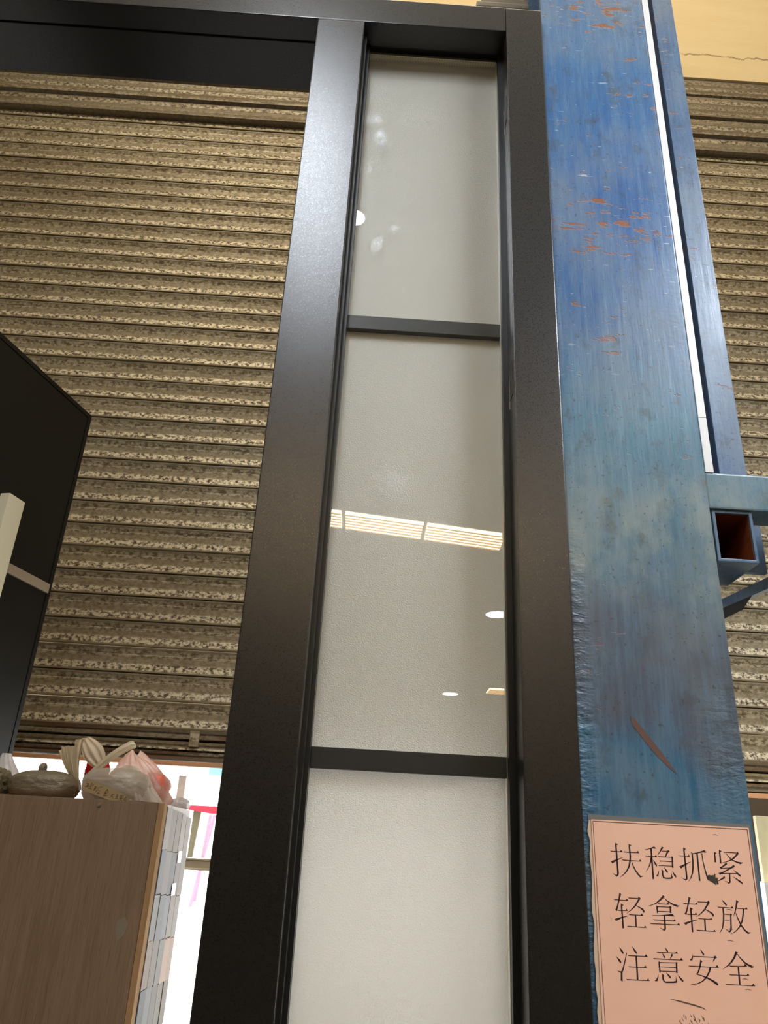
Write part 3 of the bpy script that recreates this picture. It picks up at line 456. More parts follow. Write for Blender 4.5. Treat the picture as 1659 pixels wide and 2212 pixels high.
GLYPHS = [('fu',[('p',[32.9,-28.0,0.2,33.8,-29.4,2.4,33.5,-31.3,2.1,33.9,-64.7,2.2]),('f',[33.0,-28.1,36.5,-29.7,34.3,-30.9]),('p',[33.8,-63.1,2.2,33.6,-65.7,2.2,31.9,-67.4,2.1,30.0,-66.2,0.9,26.9,-64.4,0.2]),('p',[25.5,-37.7,0.2,26.8,-38.3,1.1,39.3,-38.5,0.8,41.4,-38.5,0.5]),('f',[37.9,-38.4,40.0,-36.1,41.7,-38.9]),('p',[25.7,-50.9,0.2,27.0,-51.6,3.1,32.4,-48.9,1.7,41.5,-45.2,0.4]),('p',[50.5,-28.4,0.2,51.5,-29.9,2.3,51.1,-31.7,2.0,51.5,-43.8,2.1]),('f',[50.6,-28.5,54.2,-30.2,51.9,-31.4]),('p',[51.5,-42.7,2.1,50.9,-48.0,2.1,48.9,-55.5,1.9,44.8,-62.0,1.5,40.5,-65.9,0.9,35.9,-68.8,0.3]),('p',[42.9,-37.9,0.2,44.2,-38.5,1.1,61.3,-38.6,0.8,63.4,-38.6,0.5]),('f',[59.9,-38.5,62.1,-36.2,63.8,-39.1]),('p',[40.0,-47.6,0.2,41.3,-48.2,1.0,63.7,-48.6,0.8,65.8,-48.6,0.5]),('f',[62.3,-48.5,64.4,-46.3,66.1,-49.0]),('p',[52.6,-48.5,0.4,54.2,-54.2,1.3,57.2,-60.4,1.8,60.3,-64.4,2.1,62.7,-66.9,2.1]),('f',[61.7,-65.9,66.3,-66.0,62.7,-68.0])]),('wen',[('p',[71.5,-34.3,0.5,77.2,-33.1,0.9,82.7,-31.3,1.8,84.7,-31.2,2.3]),('f',[84.0,-29.9,86.6,-32.1,83.1,-32.6]),('p',[79.8,-32.5,2.1,79.4,-68.7,2.1]),('p',[70.8,-41.3,0.2,72.1,-41.9,1.0,84.8,-42.3,0.8,86.9,-42.3,0.5]),('f',[83.4,-42.1,85.5,-39.9,87.2,-42.7]),('p',[79.2,-43.5,1.9,78.2,-47.8,1.8,75.2,-54.3,1.2,70.2,-61.1,0.3]),('p',[81.0,-46.0,0.2,82.5,-48.3,1.3,84.2,-51.0,2.3,85.2,-52.6,1.7,85.2,-53.8,0.4]),('p',[94.0,-29.4,0.2,94.8,-30.7,2.4,92.0,-34.8,1.6,87.7,-40.4,0.4]),('f',[94.1,-29.2,96.6,-30.7,93.7,-32.6]),('p',[93.5,-34.9,0.9,102.4,-34.7,0.9]),('p',[102.4,-34.3,2.4,100.0,-37.6,1.9,97.9,-41.5,1.4]),('f',[102.2,-33.0,104.4,-35.0,101.0,-36.5]),('p',[87.9,-41.4,0.2,89.1,-42.0,1.0,105.9,-41.9,0.8,106.9,-41.9,0.5]),('f',[105.2,-41.7,106.2,-41.4,107.2,-42.4]),('f',[106.2,-40.3,108.4,-42.0,105.9,-43.2]),('p',[106.8,-41.6,2.0,106.2,-54.3,2.0]),('p',[89.7,-47.0,0.9,105.8,-47.2,0.9]),('f',[89.4,-46.5,91.4,-47.1,90.7,-48.1]),('p',[88.0,-52.2,0.9,106.1,-52.5,0.9]),('f',[87.8,-51.7,89.7,-52.4,88.8,-53.3]),('p',[87.2,-58.7,0.3,86.7,-61.6,1.3,85.3,-64.8,2.4,83.7,-65.1,0.5]),('p',[90.9,-56.9,0.2,92.4,-58.4,2.1,92.0,-62.9,2.1,93.0,-66.3,2.0,95.6,-67.0,1.7,100.8,-66.9,1.8,104.1,-66.1,2.1]),('p',[103.4,-60.0,0.2,103.8,-63.9,1.1,104.3,-66.0,2.1]),('p',[94.5,-54.1,0.2,96.0,-56.1,1.3,97.6,-58.4,2.4,98.6,-59.7,1.8,98.5,-60.8,0.4]),('p',[104.9,-58.3,0.2,106.4,-60.6,1.3,108.1,-63.1,2.4,109.1,-64.6,1.8,109.1,-65.7,0.4])]),('zhua',[('p',[122.8,-29.1,0.2,123.7,-30.6,2.4,123.3,-32.4,2.1,123.4,-65.2,2.1]),('f',[122.9,-29.2,126.4,-30.9,124.1,-32.0]),('p',[123.5,-63.7,2.0,123.3,-66.3,2.1,121.5,-67.8,1.9,119.5,-66.7,0.8,116.2,-64.8,0.2]),('p',[115.5,-38.9,0.2,116.7,-39.5,1.0,128.4,-39.6,0.8,130.5,-39.6,0.5]),('f',[127.0,-39.5,129.2,-37.3,130.8,-40.1]),('p',[115.0,-52.2,0.2,116.6,-53.2,3.1,122.2,-50.0,1.8,130.6,-46.0,0.4]),('p',[132.4,-35.4,0.4,134.6,-36.1,1.1,140.4,-35.0,1.2,147.1,-33.1,1.9,150.8,-32.1,2.6]),('f',[150.6,-30.8,153.2,-33.7,149.3,-34.1]),('p',[132.5,-33.8,0.2,133.7,-36.7,2.0,133.6,-45.2,2.0,132.9,-52.7,2.0,131.4,-59.6,1.8,128.7,-65.0,1.2,124.9,-69.9,0.2]),('p',[140.2,-35.3,2.1,140.0,-68.1,2.0]),('p',[146.6,-35.0,1.2,146.9,-44.6,1.3,148.2,-53.0,1.5,149.7,-60.3,1.9,151.1,-65.5,2.0,152.1,-67.0,1.0])]),('jin',[('p',[163.0,-32.2,0.2,163.9,-33.7,2.1,163.5,-35.5,1.9,163.3,-45.1,1.9]),('f',[163.1,-32.3,166.6,-34.0,164.3,-35.2]),('p',[170.1,-29.4,0.2,170.9,-30.9,2.3,170.5,-32.8,2.0,170.3,-46.1,2.0]),('f',[170.2,-29.6,173.6,-31.2,171.3,-32.4]),('p',[175.9,-32.2,1.0,193.9,-32.4,1.0]),('f',[175.5,-31.8,177.6,-32.1,176.9,-33.4]),('p',[193.7,-31.3,2.6,195.0,-32.6,2.3,188.9,-38.3,1.9,183.1,-41.8,1.4,177.6,-43.9,0.9,171.8,-45.2,0.3]),('p',[178.7,-33.4,0.5,181.9,-37.5,1.3,185.6,-41.1,1.5,192.3,-43.7,1.8,196.9,-44.5,2.4]),('f',[195.3,-43.3,200.0,-43.6,196.1,-45.9]),('p',[177.7,-44.7,0.2,177.9,-45.7,2.4,172.7,-49.4,1.7,168.9,-51.7,2.0]),('f',[167.6,-50.5,169.4,-52.2,171.4,-50.8]),('p',[169.5,-51.9,0.9,181.9,-50.8,0.9]),('p',[187.2,-46.9,0.5,187.6,-48.2,2.8,181.8,-51.4,1.7,174.3,-55.4,1.4,167.4,-58.4,2.2]),('f',[165.7,-57.4,167.6,-59.7,171.7,-57.1]),('p',[167.4,-58.7,1.4,174.0,-57.6,0.9,191.0,-57.0,0.9]),('p',[185.9,-52.9,0.2,188.8,-55.2,1.3,192.1,-58.0,2.4,194.0,-59.5,1.8,194.0,-60.8,0.4]),('p',[180.3,-57.5,1.8,179.5,-66.7,1.8]),('p',[179.7,-65.1,1.8,179.5,-67.5,1.9,178.0,-68.9,1.6,176.1,-67.7,0.8,172.5,-66.3,0.2]),('p',[173.0,-60.8,0.2,173.1,-62.3,2.5,168.3,-64.9,1.5,163.7,-67.2,0.7]),('p',[184.4,-60.7,0.2,188.3,-63.3,1.3,192.8,-66.3,2.3,195.4,-68.0,1.7,195.4,-69.3,0.4])]),('tear',[('f',[151.0,-61.0,153.2,-60.2,155.2,-60.8,159.6,-60.2,160.4,-58.2,161.6,-59.5,161.0,-62.9,164.2,-63.0,163.7,-67.0,164.8,-70.8,161.7,-71.5,161.5,-68.6,160.7,-72.3,158.3,-70.3,151.8,-67.0])]),('qing',[('p',[33.6,-87.1,0.2,34.7,-88.5,2.4,32.9,-94.7,1.8,30.6,-101.9,1.7,28.9,-106.1,2.2,29.0,-108.1,0.3]),('f',[33.6,-87.0,36.5,-88.5,33.8,-90.6]),('p',[26.0,-94.5,0.2,27.2,-95.1,1.0,42.5,-95.3,0.8,44.6,-95.3,0.5]),('f',[41.2,-95.1,43.2,-93.0,44.9,-95.7]),('f',[26.9,-105.9,29.5,-105.5,29.0,-108.1]),('p',[29.7,-106.5,0.2,30.9,-107.1,1.0,41.1,-107.0,0.8,43.2,-106.9,0.5]),('f',[39.8,-106.8,41.8,-104.7,43.5,-107.3]),('p',[34.9,-99.1,0.2,35.8,-100.5,2.3,35.5,-102.2,2.0,35.8,-127.1,2.1]),('f',[35.0,-99.2,38.4,-100.8,36.3,-101.9]),('p',[25.5,-117.3,0.2,27.1,-118.0,2.8,34.5,-115.1,1.4,44.1,-112.5,0.4]),('p',[45.1,-92.3,1.0,57.5,-92.3,1.0]),('f',[44.6,-91.7,46.9,-92.0,45.9,-93.1]),('p',[58.2,-91.2,2.6,59.2,-92.7,2.3,55.9,-97.2,1.9,52.7,-101.4,1.7,47.1,-106.2,1.1,41.8,-109.8,0.3]),('f',[58.3,-90.0,61.0,-92.1,57.4,-93.6]),('p',[54.2,-100.6,0.7,58.9,-102.6,1.4,62.7,-105.0,2.3,63.9,-107.0,2.0,63.5,-108.5,0.4]),('p',[43.9,-110.8,0.2,45.1,-111.3,1.0,60.1,-111.5,0.8,62.1,-111.5,0.5]),('f',[58.7,-111.3,60.8,-109.2,62.4,-111.9]),('p',[52.6,-111.5,1.9,52.4,-124.3,1.9]),('p',[40.9,-124.1,0.2,42.1,-124.6,1.0,63.3,-124.9,0.8,65.3,-124.9,0.5]),('f',[62.0,-124.8,64.0,-122.7,65.7,-125.3])]),('qing',[('p',[123.1,-87.3,0.2,124.1,-88.7,2.3,122.1,-95.0,1.8,119.6,-102.2,1.7,117.7,-106.3,2.2,117.7,-108.4,0.3]),('f',[123.1,-87.2,126.0,-88.8,123.1,-90.8]),('p',[115.2,-94.8,0.2,116.4,-95.3,1.0,131.8,-95.5,0.8,133.8,-95.5,0.5]),('f',[130.4,-95.4,132.5,-93.3,134.1,-95.9]),('f',[115.7,-106.2,118.3,-105.8,117.7,-108.4]),('p',[118.5,-106.8,0.2,119.7,-107.4,1.0,129.9,-107.2,0.8,132.0,-107.2,0.5]),('f',[128.6,-107.0,130.7,-104.9,132.3,-107.6]),('p',[124.0,-99.4,0.2,124.8,-100.7,2.3,124.5,-102.5,2.0,123.8,-127.3,2.1]),('f',[124.1,-99.5,127.4,-101.0,125.3,-102.1]),('p',[113.9,-117.6,0.1,115.5,-118.3,2.8,122.9,-115.4,1.4,132.7,-112.8,0.4]),('p',[134.5,-92.6,1.0,146.9,-92.5,1.0]),('f',[134.0,-92.0,136.2,-92.3,135.2,-93.3]),('p',[147.6,-91.5,2.5,148.5,-93.0,2.3,145.1,-97.4,1.9,141.7,-101.7,1.7,136.0,-106.5,1.1,130.5,-110.0,0.2]),('f',[147.7,-90.3,150.3,-92.4,146.7,-93.8]),('p',[143.3,-100.8,0.7,147.9,-102.9,1.4,151.6,-105.3,2.3,152.8,-107.2,2.0,152.3,-108.8,0.4]),('p',[132.6,-111.0,0.1,133.8,-111.6,1.0,148.7,-111.7,0.8,150.8,-111.8,0.5]),('f',[147.4,-111.6,149.5,-109.5,151.1,-112.1]),('p',[141.2,-111.8,1.9,140.5,-124.6,1.9]),('p',[129.0,-124.4,0.1,130.2,-124.9,1.0,151.5,-125.2,0.8,153.5,-125.2,0.5]),('f',[150.1,-125.1,152.3,-123.0,153.8,-125.6])]),('na',[('p',[89.8,-87.0,0.2,90.3,-88.7,2.6,85.6,-93.0,2.0,80.0,-97.1,1.3,69.7,-100.6,0.3]),('f',[89.7,-86.9,92.5,-88.7,89.9,-90.5]),('p',[91.1,-90.2,0.5,96.4,-94.3,1.4,101.9,-97.1,1.8,107.4,-98.6,2.4]),('f',[106.4,-97.9,110.5,-98.1,107.0,-100.1]),('p',[82.4,-96.6,0.2,83.6,-97.1,1.0,95.2,-97.3,0.8,97.2,-97.3,0.5]),('f',[93.8,-97.1,95.9,-95.0,97.5,-97.7]),('p',[80.5,-99.2,0.2,81.4,-100.6,2.1,81.0,-102.4,1.8,81.3,-107.9,1.9]),('f',[80.6,-99.3,84.0,-100.9,81.8,-102.0]),('p',[82.0,-100.6,0.9,98.3,-100.5,0.9]),('p',[98.4,-99.5,2.1,98.1,-107.1,2.1]),('f',[97.9,-98.8,100.3,-100.9,97.4,-101.3]),('p',[82.1,-105.7,0.9,97.5,-105.7,0.9]),('p',[74.1,-111.0,0.6,83.9,-110.6,0.8,93.7,-109.6,1.4,100.0,-109.1,2.4]),('f',[100.2,-107.8,102.7,-110.6,98.2,-110.7]),('p',[74.6,-115.1,0.2,75.8,-115.7,1.0,101.6,-115.7,0.8,103.6,-115.8,0.5]),('f',[100.2,-115.6,102.3,-113.5,103.9,-116.2]),('p',[70.4,-119.6,0.2,71.6,-120.1,1.0,106.3,-120.1,0.8,108.7,-120.2,0.5]),('f',[104.7,-120.1,107.2,-117.5,109.0,-120.6]),('p',[89.7,-110.3,2.0,89.3,-123.8,2.0]),('p',[89.6,-122.3,2.1,89.1,-125.3,2.2,87.4,-127.2,1.8,85.6,-125.5,0.9,82.0,-124.2,0.1])]),('fang',[('p',[165.8,-88.3,0.2,167.7,-90.5,1.3,170.0,-93.0,2.3,171.2,-94.4,1.7,171.2,-95.5,0.4]),('p',[159.3,-96.9,0.1,160.5,-97.5,1.0,177.8,-97.6,0.8,179.8,-97.6,0.5]),('f',[176.4,-97.5,178.6,-95.4,180.1,-98.0]),('p',[166.3,-98.0,1.8,166.2,-105.9,1.9,164.9,-114.0,1.9,162.7,-121.1,1.4,158.0,-127.3,0.2]),('p',[167.1,-105.1,0.8,175.3,-105.4,0.8]),('p',[175.5,-105.0,1.9,173.8,-121.1,1.9]),('f',[175.3,-103.4,177.5,-105.6,174.6,-106.3]),('p',[173.9,-120.1,2.0,172.9,-123.4,2.1,171.0,-124.8,1.7,169.2,-123.3,0.9,166.0,-121.5,0.1]),('p',[184.3,-88.0,0.1,185.5,-89.7,2.3,183.3,-97.0,1.8,181.2,-102.2,1.4,178.6,-107.3,0.2]),('f',[184.2,-87.9,187.9,-89.7,184.7,-91.8]),('p',[184.2,-97.0,0.1,185.4,-97.6,1.0,196.0,-97.9,0.8,198.1,-97.9,0.5]),('f',[194.7,-97.8,196.9,-95.6,198.4,-98.3]),('p',[192.8,-97.8,2.1,191.6,-103.7,1.9,189.1,-111.9,1.8,185.0,-118.6,1.5,179.1,-123.9,1.0,172.1,-127.6,0.2]),('p',[181.8,-101.9,0.5,184.0,-109.1,1.4,187.0,-116.5,1.8,190.8,-121.8,2.0,194.9,-124.9,2.2]),('f',[193.4,-123.7,198.8,-124.4,194.7,-126.2])]),('zhu',[('p',[28.8,-147.7,0.1,30.4,-150.0,1.4,32.3,-152.8,2.5,33.3,-154.3,1.9,33.4,-155.5,0.4]),('p',[24.5,-158.1,0.1,26.4,-160.4,1.4,28.4,-163.0,2.6,29.6,-164.6,1.9,29.7,-165.7,0.4]),('p',[38.1,-153.7,0.7,35.2,-162.7,1.3,31.9,-172.4,1.7,30.1,-174.9,2.2,29.7,-179.2,2.2,29.4,-184.0,2.5,30.7,-185.1,0.3]),('p',[24.6,-174.0,0.1,27.3,-174.5,0.9,29.8,-175.4,1.5]),('p',[45.1,-146.6,0.1,46.9,-149.0,1.4,48.9,-151.9,2.6,50.1,-153.5,1.9,50.1,-154.8,0.4]),('p',[38.9,-156.3,0.1,40.1,-156.9,1.0,61.4,-156.9,0.8,63.8,-157.0,0.5]),('f',[59.9,-156.8,62.3,-154.4,64.1,-157.3]),('p',[49.6,-157.1,2.1,49.4,-182.6,2.0]),('p',[38.9,-168.4,0.1,40.1,-168.9,1.0,59.5,-168.9,0.8,61.7,-168.9,0.5]),('f',[58.0,-168.8,60.3,-166.6,62.0,-169.3]),('p',[35.0,-182.2,0.1,36.2,-182.7,1.0,61.7,-182.7,0.8,64.0,-182.7,0.5]),('f',[60.2,-182.6,62.5,-180.2,64.3,-183.1])]),('yi',[('p',[86.7,-145.7,0.1,87.8,-147.4,1.2,89.1,-149.3,2.2,89.8,-150.4,1.6,89.8,-151.3,0.4]),('p',[75.5,-151.0,0.1,76.7,-151.6,1.0,100.3,-151.6,0.8,102.5,-151.7,0.5]),('f',[98.9,-151.5,101.1,-149.3,102.8,-152.0]),('p',[82.7,-152.1,0.1,83.6,-153.7,1.1,84.6,-155.7,2.1,85.1,-156.8,1.5,85.1,-157.6,0.4]),('p',[94.6,-152.3,0.3,95.1,-153.4,2.2,93.4,-156.2,1.2,92.0,-158.2,0.5]),('p',[70.5,-158.3,0.1,71.7,-158.8,1.0,105.6,-158.8,0.8,108.0,-158.8,0.5]),('f',[103.9,-158.7,106.5,-156.2,108.3,-159.2]),('p',[77.3,-161.2,0.1,78.1,-162.5,2.1,77.8,-164.1,1.8,78.0,-173.5,1.9]),('f',[77.4,-161.3,80.7,-162.8,78.6,-163.8]),('p',[79.0,-162.6,0.8,99.2,-162.2,0.8]),('p',[99.7,-161.5,2.0,99.0,-173.0,2.0]),('f',[99.2,-160.8,101.3,-162.4,98.5,-163.2]),('p',[79.1,-167.2,0.8,98.7,-167.1,0.8]),('p',[78.7,-171.9,0.8,98.2,-171.6,0.8]),('p',[75.7,-175.4,0.2,75.0,-178.6,1.3,73.0,-182.0,2.3,70.7,-182.6,0.7]),('p',[80.1,-174.3,0.1,81.3,-176.0,2.0,81.1,-180.3,2.0,82.3,-182.9,1.8,84.7,-183.5,1.6,93.6,-183.1,1.7,97.9,-182.3,2.0]),('p',[97.4,-176.4,0.2,97.4,-180.0,1.0,97.9,-182.1,1.8]),('p',[85.4,-172.9,0.1,87.2,-174.8,1.3,89.2,-176.9,2.3,90.4,-178.2,1.7,90.4,-179.1,0.4]),('p',[99.8,-174.9,0.1,101.8,-177.2,1.3,104.1,-179.8,2.4,105.5,-181.3,1.8,105.5,-182.5,0.4])]),('an',[('p',[131.2,-145.6,0.1,132.6,-147.7,1.3,134.1,-150.2,2.3,135.0,-151.6,1.7,135.0,-152.7,0.4]),('p',[120.8,-151.6,0.2,120.5,-155.1,1.2,119.1,-157.8,2.3,116.9,-158.1,0.7]),('p',[121.2,-154.0,0.9,148.2,-153.9,0.9]),('p',[148.6,-152.8,2.4,148.6,-154.8,2.0,146.9,-157.3,1.1,145.7,-159.0,0.3]),('f',[148.8,-151.6,151.7,-154.1,148.0,-155.3]),('p',[114.3,-164.2,0.1,115.5,-164.8,1.0,149.7,-164.7,0.8,152.4,-164.7,0.5]),('f',[147.9,-164.6,150.7,-162.0,152.7,-165.1]),('p',[129.8,-157.3,0.1,130.8,-158.9,2.3,128.6,-165.3,1.8,126.0,-170.7,1.7,124.0,-173.0,1.3]),('f',[129.7,-157.2,133.1,-158.9,130.0,-160.4]),('p',[123.2,-173.0,0.9,130.0,-174.6,1.2,137.5,-176.9,1.8,143.8,-179.9,2.3,147.9,-182.6,2.8,149.1,-184.0,1.4]),('p',[141.8,-165.0,2.1,139.7,-170.1,1.9,135.3,-176.3,1.7,129.8,-180.6,1.3,123.4,-183.4,1.0,114.6,-185.1,0.4])]),('quan',[('p',[175.9,-145.5,0.1,176.6,-147.4,3.0,173.6,-152.7,2.2,169.0,-158.2,1.8,163.9,-162.3,1.2,157.2,-166.4,0.3]),('f',[175.8,-145.4,179.0,-147.3,175.9,-148.9]),('p',[177.3,-148.4,0.5,180.9,-153.1,1.4,185.8,-157.9,1.9,190.5,-160.6,2.2,194.2,-161.9,2.6]),('f',[192.7,-161.0,197.1,-161.5,193.6,-164.2]),('p',[165.4,-161.7,0.7,167.2,-162.6,1.1,177.4,-162.3,0.8,185.8,-161.9,1.0]),('f',[185.7,-158.9,188.6,-161.9,184.6,-162.3]),('p',[177.1,-162.4,2.0,176.4,-182.0,2.0]),('p',[164.3,-171.5,0.1,165.4,-172.0,1.0,187.4,-171.8,0.8,189.7,-171.8,0.5]),('f',[185.9,-171.7,188.3,-169.5,190.0,-172.2]),('p',[158.5,-182.0,0.1,159.7,-182.5,0.9,192.5,-182.6,0.8,195.2,-182.6,0.5]),('f',[190.8,-182.5,193.6,-180.0,195.5,-183.0])])]
for gi, (nm, st) in enumerate(GLYPHS):
    mb = MB()
    for kk, q in st:
        if kk == 'p': stroke(mb, q, YC, SX, SZ)
        else: mb.face([(SX + q[i] * .001, YC - .00002, SZ + q[i + 1] * .001) for i in range(0, len(q), 2)])
    if nm == 'tear': part('torn_hole', mb, M['hole'], pp, 'dark hole torn in the paper')
    else: part('character', mb, M['ink'], pp)
# scuffs in the lower part of the sheet
sc = MB()
stroke(sc, [88, -201, .4, 100, -203, 1.6, 118, -206.5, 1.8, 128, -209, 1.2, 131, -211, .3], YC, SX, SZ)
for i in range(26):
    x, z = rr.uniform(92, 132), rr.uniform(-232, -213); stroke(sc, [x, z, .3, x + rr.uniform(-1, 2), z - 2, rr.uniform(.5, 1.6), x + rr.uniform(0, 3), z - rr.uniform(3, 7), .3], YC, SX, SZ)
for (x, z) in ((163, -12), (170, -100), (165, -112), (168, -122), (167, -135), (180, -176), (182, -187)): stroke(sc, [x, z, .3, x + 4, z + .6, .9, x + 8, z - .3, .4], YC, SX, SZ)
part('scuff_marks', sc, M['scrape'], pp)['kind'] = 'stuff'

# ================================================================ sample cabinet behind the leaf
KX0, KX1, KY0, KY1, KT = -.78, -.3540, 1.55, 1.81, .0675
k = thing('sample_cabinet', 'brown woodgrain cabinet with colour chips along its side', 'cabinet', (-.56, 1.68, FL))
part('cabinet_body', MB().box(KX0, KX1 - .004, KY0 + .004, KY1, FL, KT - .001), M['wood'], k)
part('front_panel', MB().box(KX0, KX1 - .0115, KY0 - .006, KY0 + .0035, FL + .01, KT, .0008), M['wood'], k)
part('edge_strip', MB().box(KX1 - .011, KX1, KY0 - .006, KY0 + .022, FL + .01, KT - .0006, .0008), M['edge'], k, 'pale plywood edge')
part('dried_drip', MB().prism([(-.4045, KY0 - .0068, -.128), (-.392, KY0 - .0068, -.122), (-.384, KY0 - .0068, -.134), (-.390, KY0 - .0068, -.152), (-.3975, KY0 - .0068, -.160), (-.3985, KY0 - .0068, -.192), (-.4005, KY0 - .0068, -.192), (-.4005, KY0 - .0068, -.158), (-.4055, KY0 - .0068, -.143)], (0, .0007, 0)), M['drip'], k, 'pale dried drip')
part('screw', MB().tube([(-.4735, KY0 - .010, .058), (-.4735, KY0 - .0055, .058)], [.0028, .0034], 10), M['steel'], k)
chip_cols = [[(196, 180, 176), (172, 152, 144), (166, 148, 140), (206, 190, 186), (188, 170, 164)], [(150, 146, 156), (172, 156, 154), (140, 134, 142), (164, 148, 146), (176, 158, 154)],
             [(170, 164, 164), (146, 144, 154), (158, 158, 168), (182, 164, 156), (178, 164, 156)], [(176, 150, 140), (160, 144, 138), (150, 146, 142), (226, 186, 162), (204, 170, 152)],
             [(124, 120, 134), (158, 156, 160), (146, 134, 128), (158, 148, 140), (150, 136, 124)], [(216, 186, 134), (200, 156, 130), (146, 138, 124), (178, 172, 158), (160, 140, 120)],
             [(206, 178, 136), (150, 120, 96), (120, 110, 100), (170, 150, 130), (130, 118, 104)]]
cm = {}; zc = KT - .004; rc = random.Random(3)
for ri, row in enumerate(chip_cols):
    y = KY0 + .0235; hgt = .0755
    ys = [y + (KY1 - y) * v for v in (0, .19, .40, .60, .80, 1.0)]
    for ci, col in enumerate(row):
        if col not in cm: cm[col] = plain('chip_colour', rgb(*[v_ * .84 for v_ in col]), .6, spec=.22, var=.04)
        sl = .013 * (ys[ci] - y) / .24
        zt = zc - sl * 1.0 - rc.uniform(0, .0015); a, b = ys[ci] + .0006, ys[ci + 1] - .0006; dz = rc.uniform(.0004, .0010)
        part('colour_chip', MB().box(KX1 - .0035, KX1 + rc.uniform(.0005, .0022), a, b, zt - hgt + dz, zt), cm[col], k)
    zc -= hgt
for yy, zz in ((KY0 + .17, -.036), (KY0 + .155, -.095)): part('paper_label', MB().box(KX1 + .0024, KX1 + .003, yy, yy + .035, zz, zz + .022), M['white'], k, 'small white label')

# ---- bags and wrappers on top of the cabinet
def blob(mb, c_, r, seed, wr=.12, fq=3.0, flat=None, pleat=0, detail=5, power=2.6):
    bm2 = bmesh.new(); bmesh.ops.create_icosphere(bm2, subdivisions=detail, radius=1)
    off = Vector((seed * 7.1, seed * 3.3, seed * 1.7))
    for v in bm2.verts:
        p = v.co.copy(); l = (abs(p.x) ** power + abs(p.y) ** power + abs(p.z) ** power) ** (1 / power); p /= l
        nz = mnoise.noise(p * fq + off) * .6 + (0.4 - abs(mnoise.noise(p * fq * 2.3 + off))) * .6 + (.3 - abs(mnoise.noise(p * fq * 5 + off))) * .28 + (.2 - abs(mnoise.noise(p * fq * 10 + off))) * .08
        k_ = 1 + wr * nz
        if pleat: k_ += .05 * math.sin(pleat * math.atan2(p.y, p.x) + 2 * nz) * max(0, .3 + p.z)
        q_ = Vector((p.x * r[0] * k_, p.y * r[1] * k_, p.z * r[2] * k_)) + Vector(c_)
        if flat is not None and q_.z < flat: q_.z = flat
        v.co = q_
    vm = {v: mb.bm.verts.new(v.co) for v in bm2.verts}
    for f_ in bm2.faces: mb.bm.faces.new([vm[v] for v in f_.verts])
    bm2.free(); return mb
def sheet(mb, fn, nu, nv, th=.0006):
    """a folded film: front and back surfaces"""
    mb.grid(fn, nu, nv); mb.grid(lambda u_, v_: Vector(fn(u_, v_)) + Vector((0, th, 0)), nu, nv); return mb
KB = KT + .0004
t1 = thing('grey_bag', 'long grey-brown plastic bag lying on the brown cabinet', 'plastic bag', (-.62, 1.66, KB))
part('bag_body', blob(MB(), (-.622, 1.655, KB + .023), (.067, .05, .030), 2, .075, 1.6, KB), M['greybag'], t1, smooth=True)
part('knot', blob(MB(), (-.634, 1.655, KB + .058), (.0075, .008, .0085), 5, .35, 3, None, detail=3), M['greybag'], t1, smooth=True)
t2 = thing('crumpled_bag', 'small crumpled olive bag beside the black door leaf', 'plastic bag', (-.71, 1.63, KB))
part('bag_body', blob(MB(), (-.712, 1.64, KB + .020), (.022, .045, .028), 9, .35, 2.6, KB, pleat=7), M['greybag'], t2, smooth=True)
t3 = thing('white_bag', 'bright white plastic bag lit from behind, left end of the cabinet top', 'plastic bag', (-.755, 1.765, KB))
def cone(u_, v_):
    an = u_ * 2 * math.pi; pl = 1 + .16 * math.sin(an * 5 + 3 * v_) + .12 * mnoise.noise(Vector((math.cos(an) * 2, math.sin(an) * 2, v_ * 4 + 9)))
    r_ = (.038 * math.sqrt(max(0, 1 - (v_ * 1.0 - .15) ** 2)) * (1 - v_ * .75) + .004) * pl
    return Vector((-.742 - .018 * v_ + math.cos(an) * r_, 1.768 + math.sin(an) * r_ * .7, KB + .092 * v_))
part('bag_body', MB().grid(cone, 60, 18, True), M['whitebag'], t3, smooth=True)
t4 = thing('milky_wrapper', 'fan shaped milky plastic wrapper standing between two bags', 'wrapper', (-.55, 1.66, KB))
def fan(u_, v_):
    a = Vector((-.5515, 1.655, KB + .018)); tl = Vector((-.6060, 1.640, .1600)); tr = Vector((-.5600, 1.652, .1865))
    e = tl.lerp(tr, u_) + Vector((0, 0, .004 * math.sin(u_ * 9))); p = a.lerp(e, v_); k_ = .35 + .65 * v_
    return p + Vector((.0030 * math.sin(u_ * 24) * v_ - .006 * math.sin(math.pi * v_), .006 * math.sin(u_ * 31 + 1) * k_ + .003 * math.sin(u_ * 67) * k_, .0015 * math.sin(u_ * 19) * v_))
part('fan_fold', sheet(MB(), fan, 70, 14), M['fold'], t4, smooth=True)
def lobe(u_, v_):
    a = Vector((-.5610, 1.657, .1865)); b = Vector((-.5170, 1.662, .1330)); p = a.lerp(b, v_); w_ = .005 + .017 * math.sin(math.pi * min(1, v_ * .85 + .08))
    an = (u_ - .5) * 2.6; return p + Vector((math.sin(an) * w_ * .75, -.011 * math.cos(an) * (.5 + v_ * .5) + .002 * math.sin(u_ * 22), math.sin(an) * w_ * .62))
part('side_lobe', sheet(MB(), lobe, 30, 14), M['fold'], t4, smooth=True)
t5 = thing('red_wrapper', 'shiny red wrapper tucked behind the clear bag', 'wrapper', (-.54, 1.712, KB))
part('wrapper_body', blob(MB(), (-.543, 1.712, KB + .045), (.023, .016, .044), 15, .25, 2.4, KB, pleat=6), M['redwrap'], t5, smooth=True)
t6 = thing('clear_bag', 'clear bag with a handwritten paper strip, right of the grey bag', 'plastic bag', (-.47, 1.64, KB))
part('bag_body', blob(MB(), (-.472, 1.630, KB + .027), (.066, .042, .036), 21, .10, 2.0, KB), M['clearbag'], t6, smooth=True)
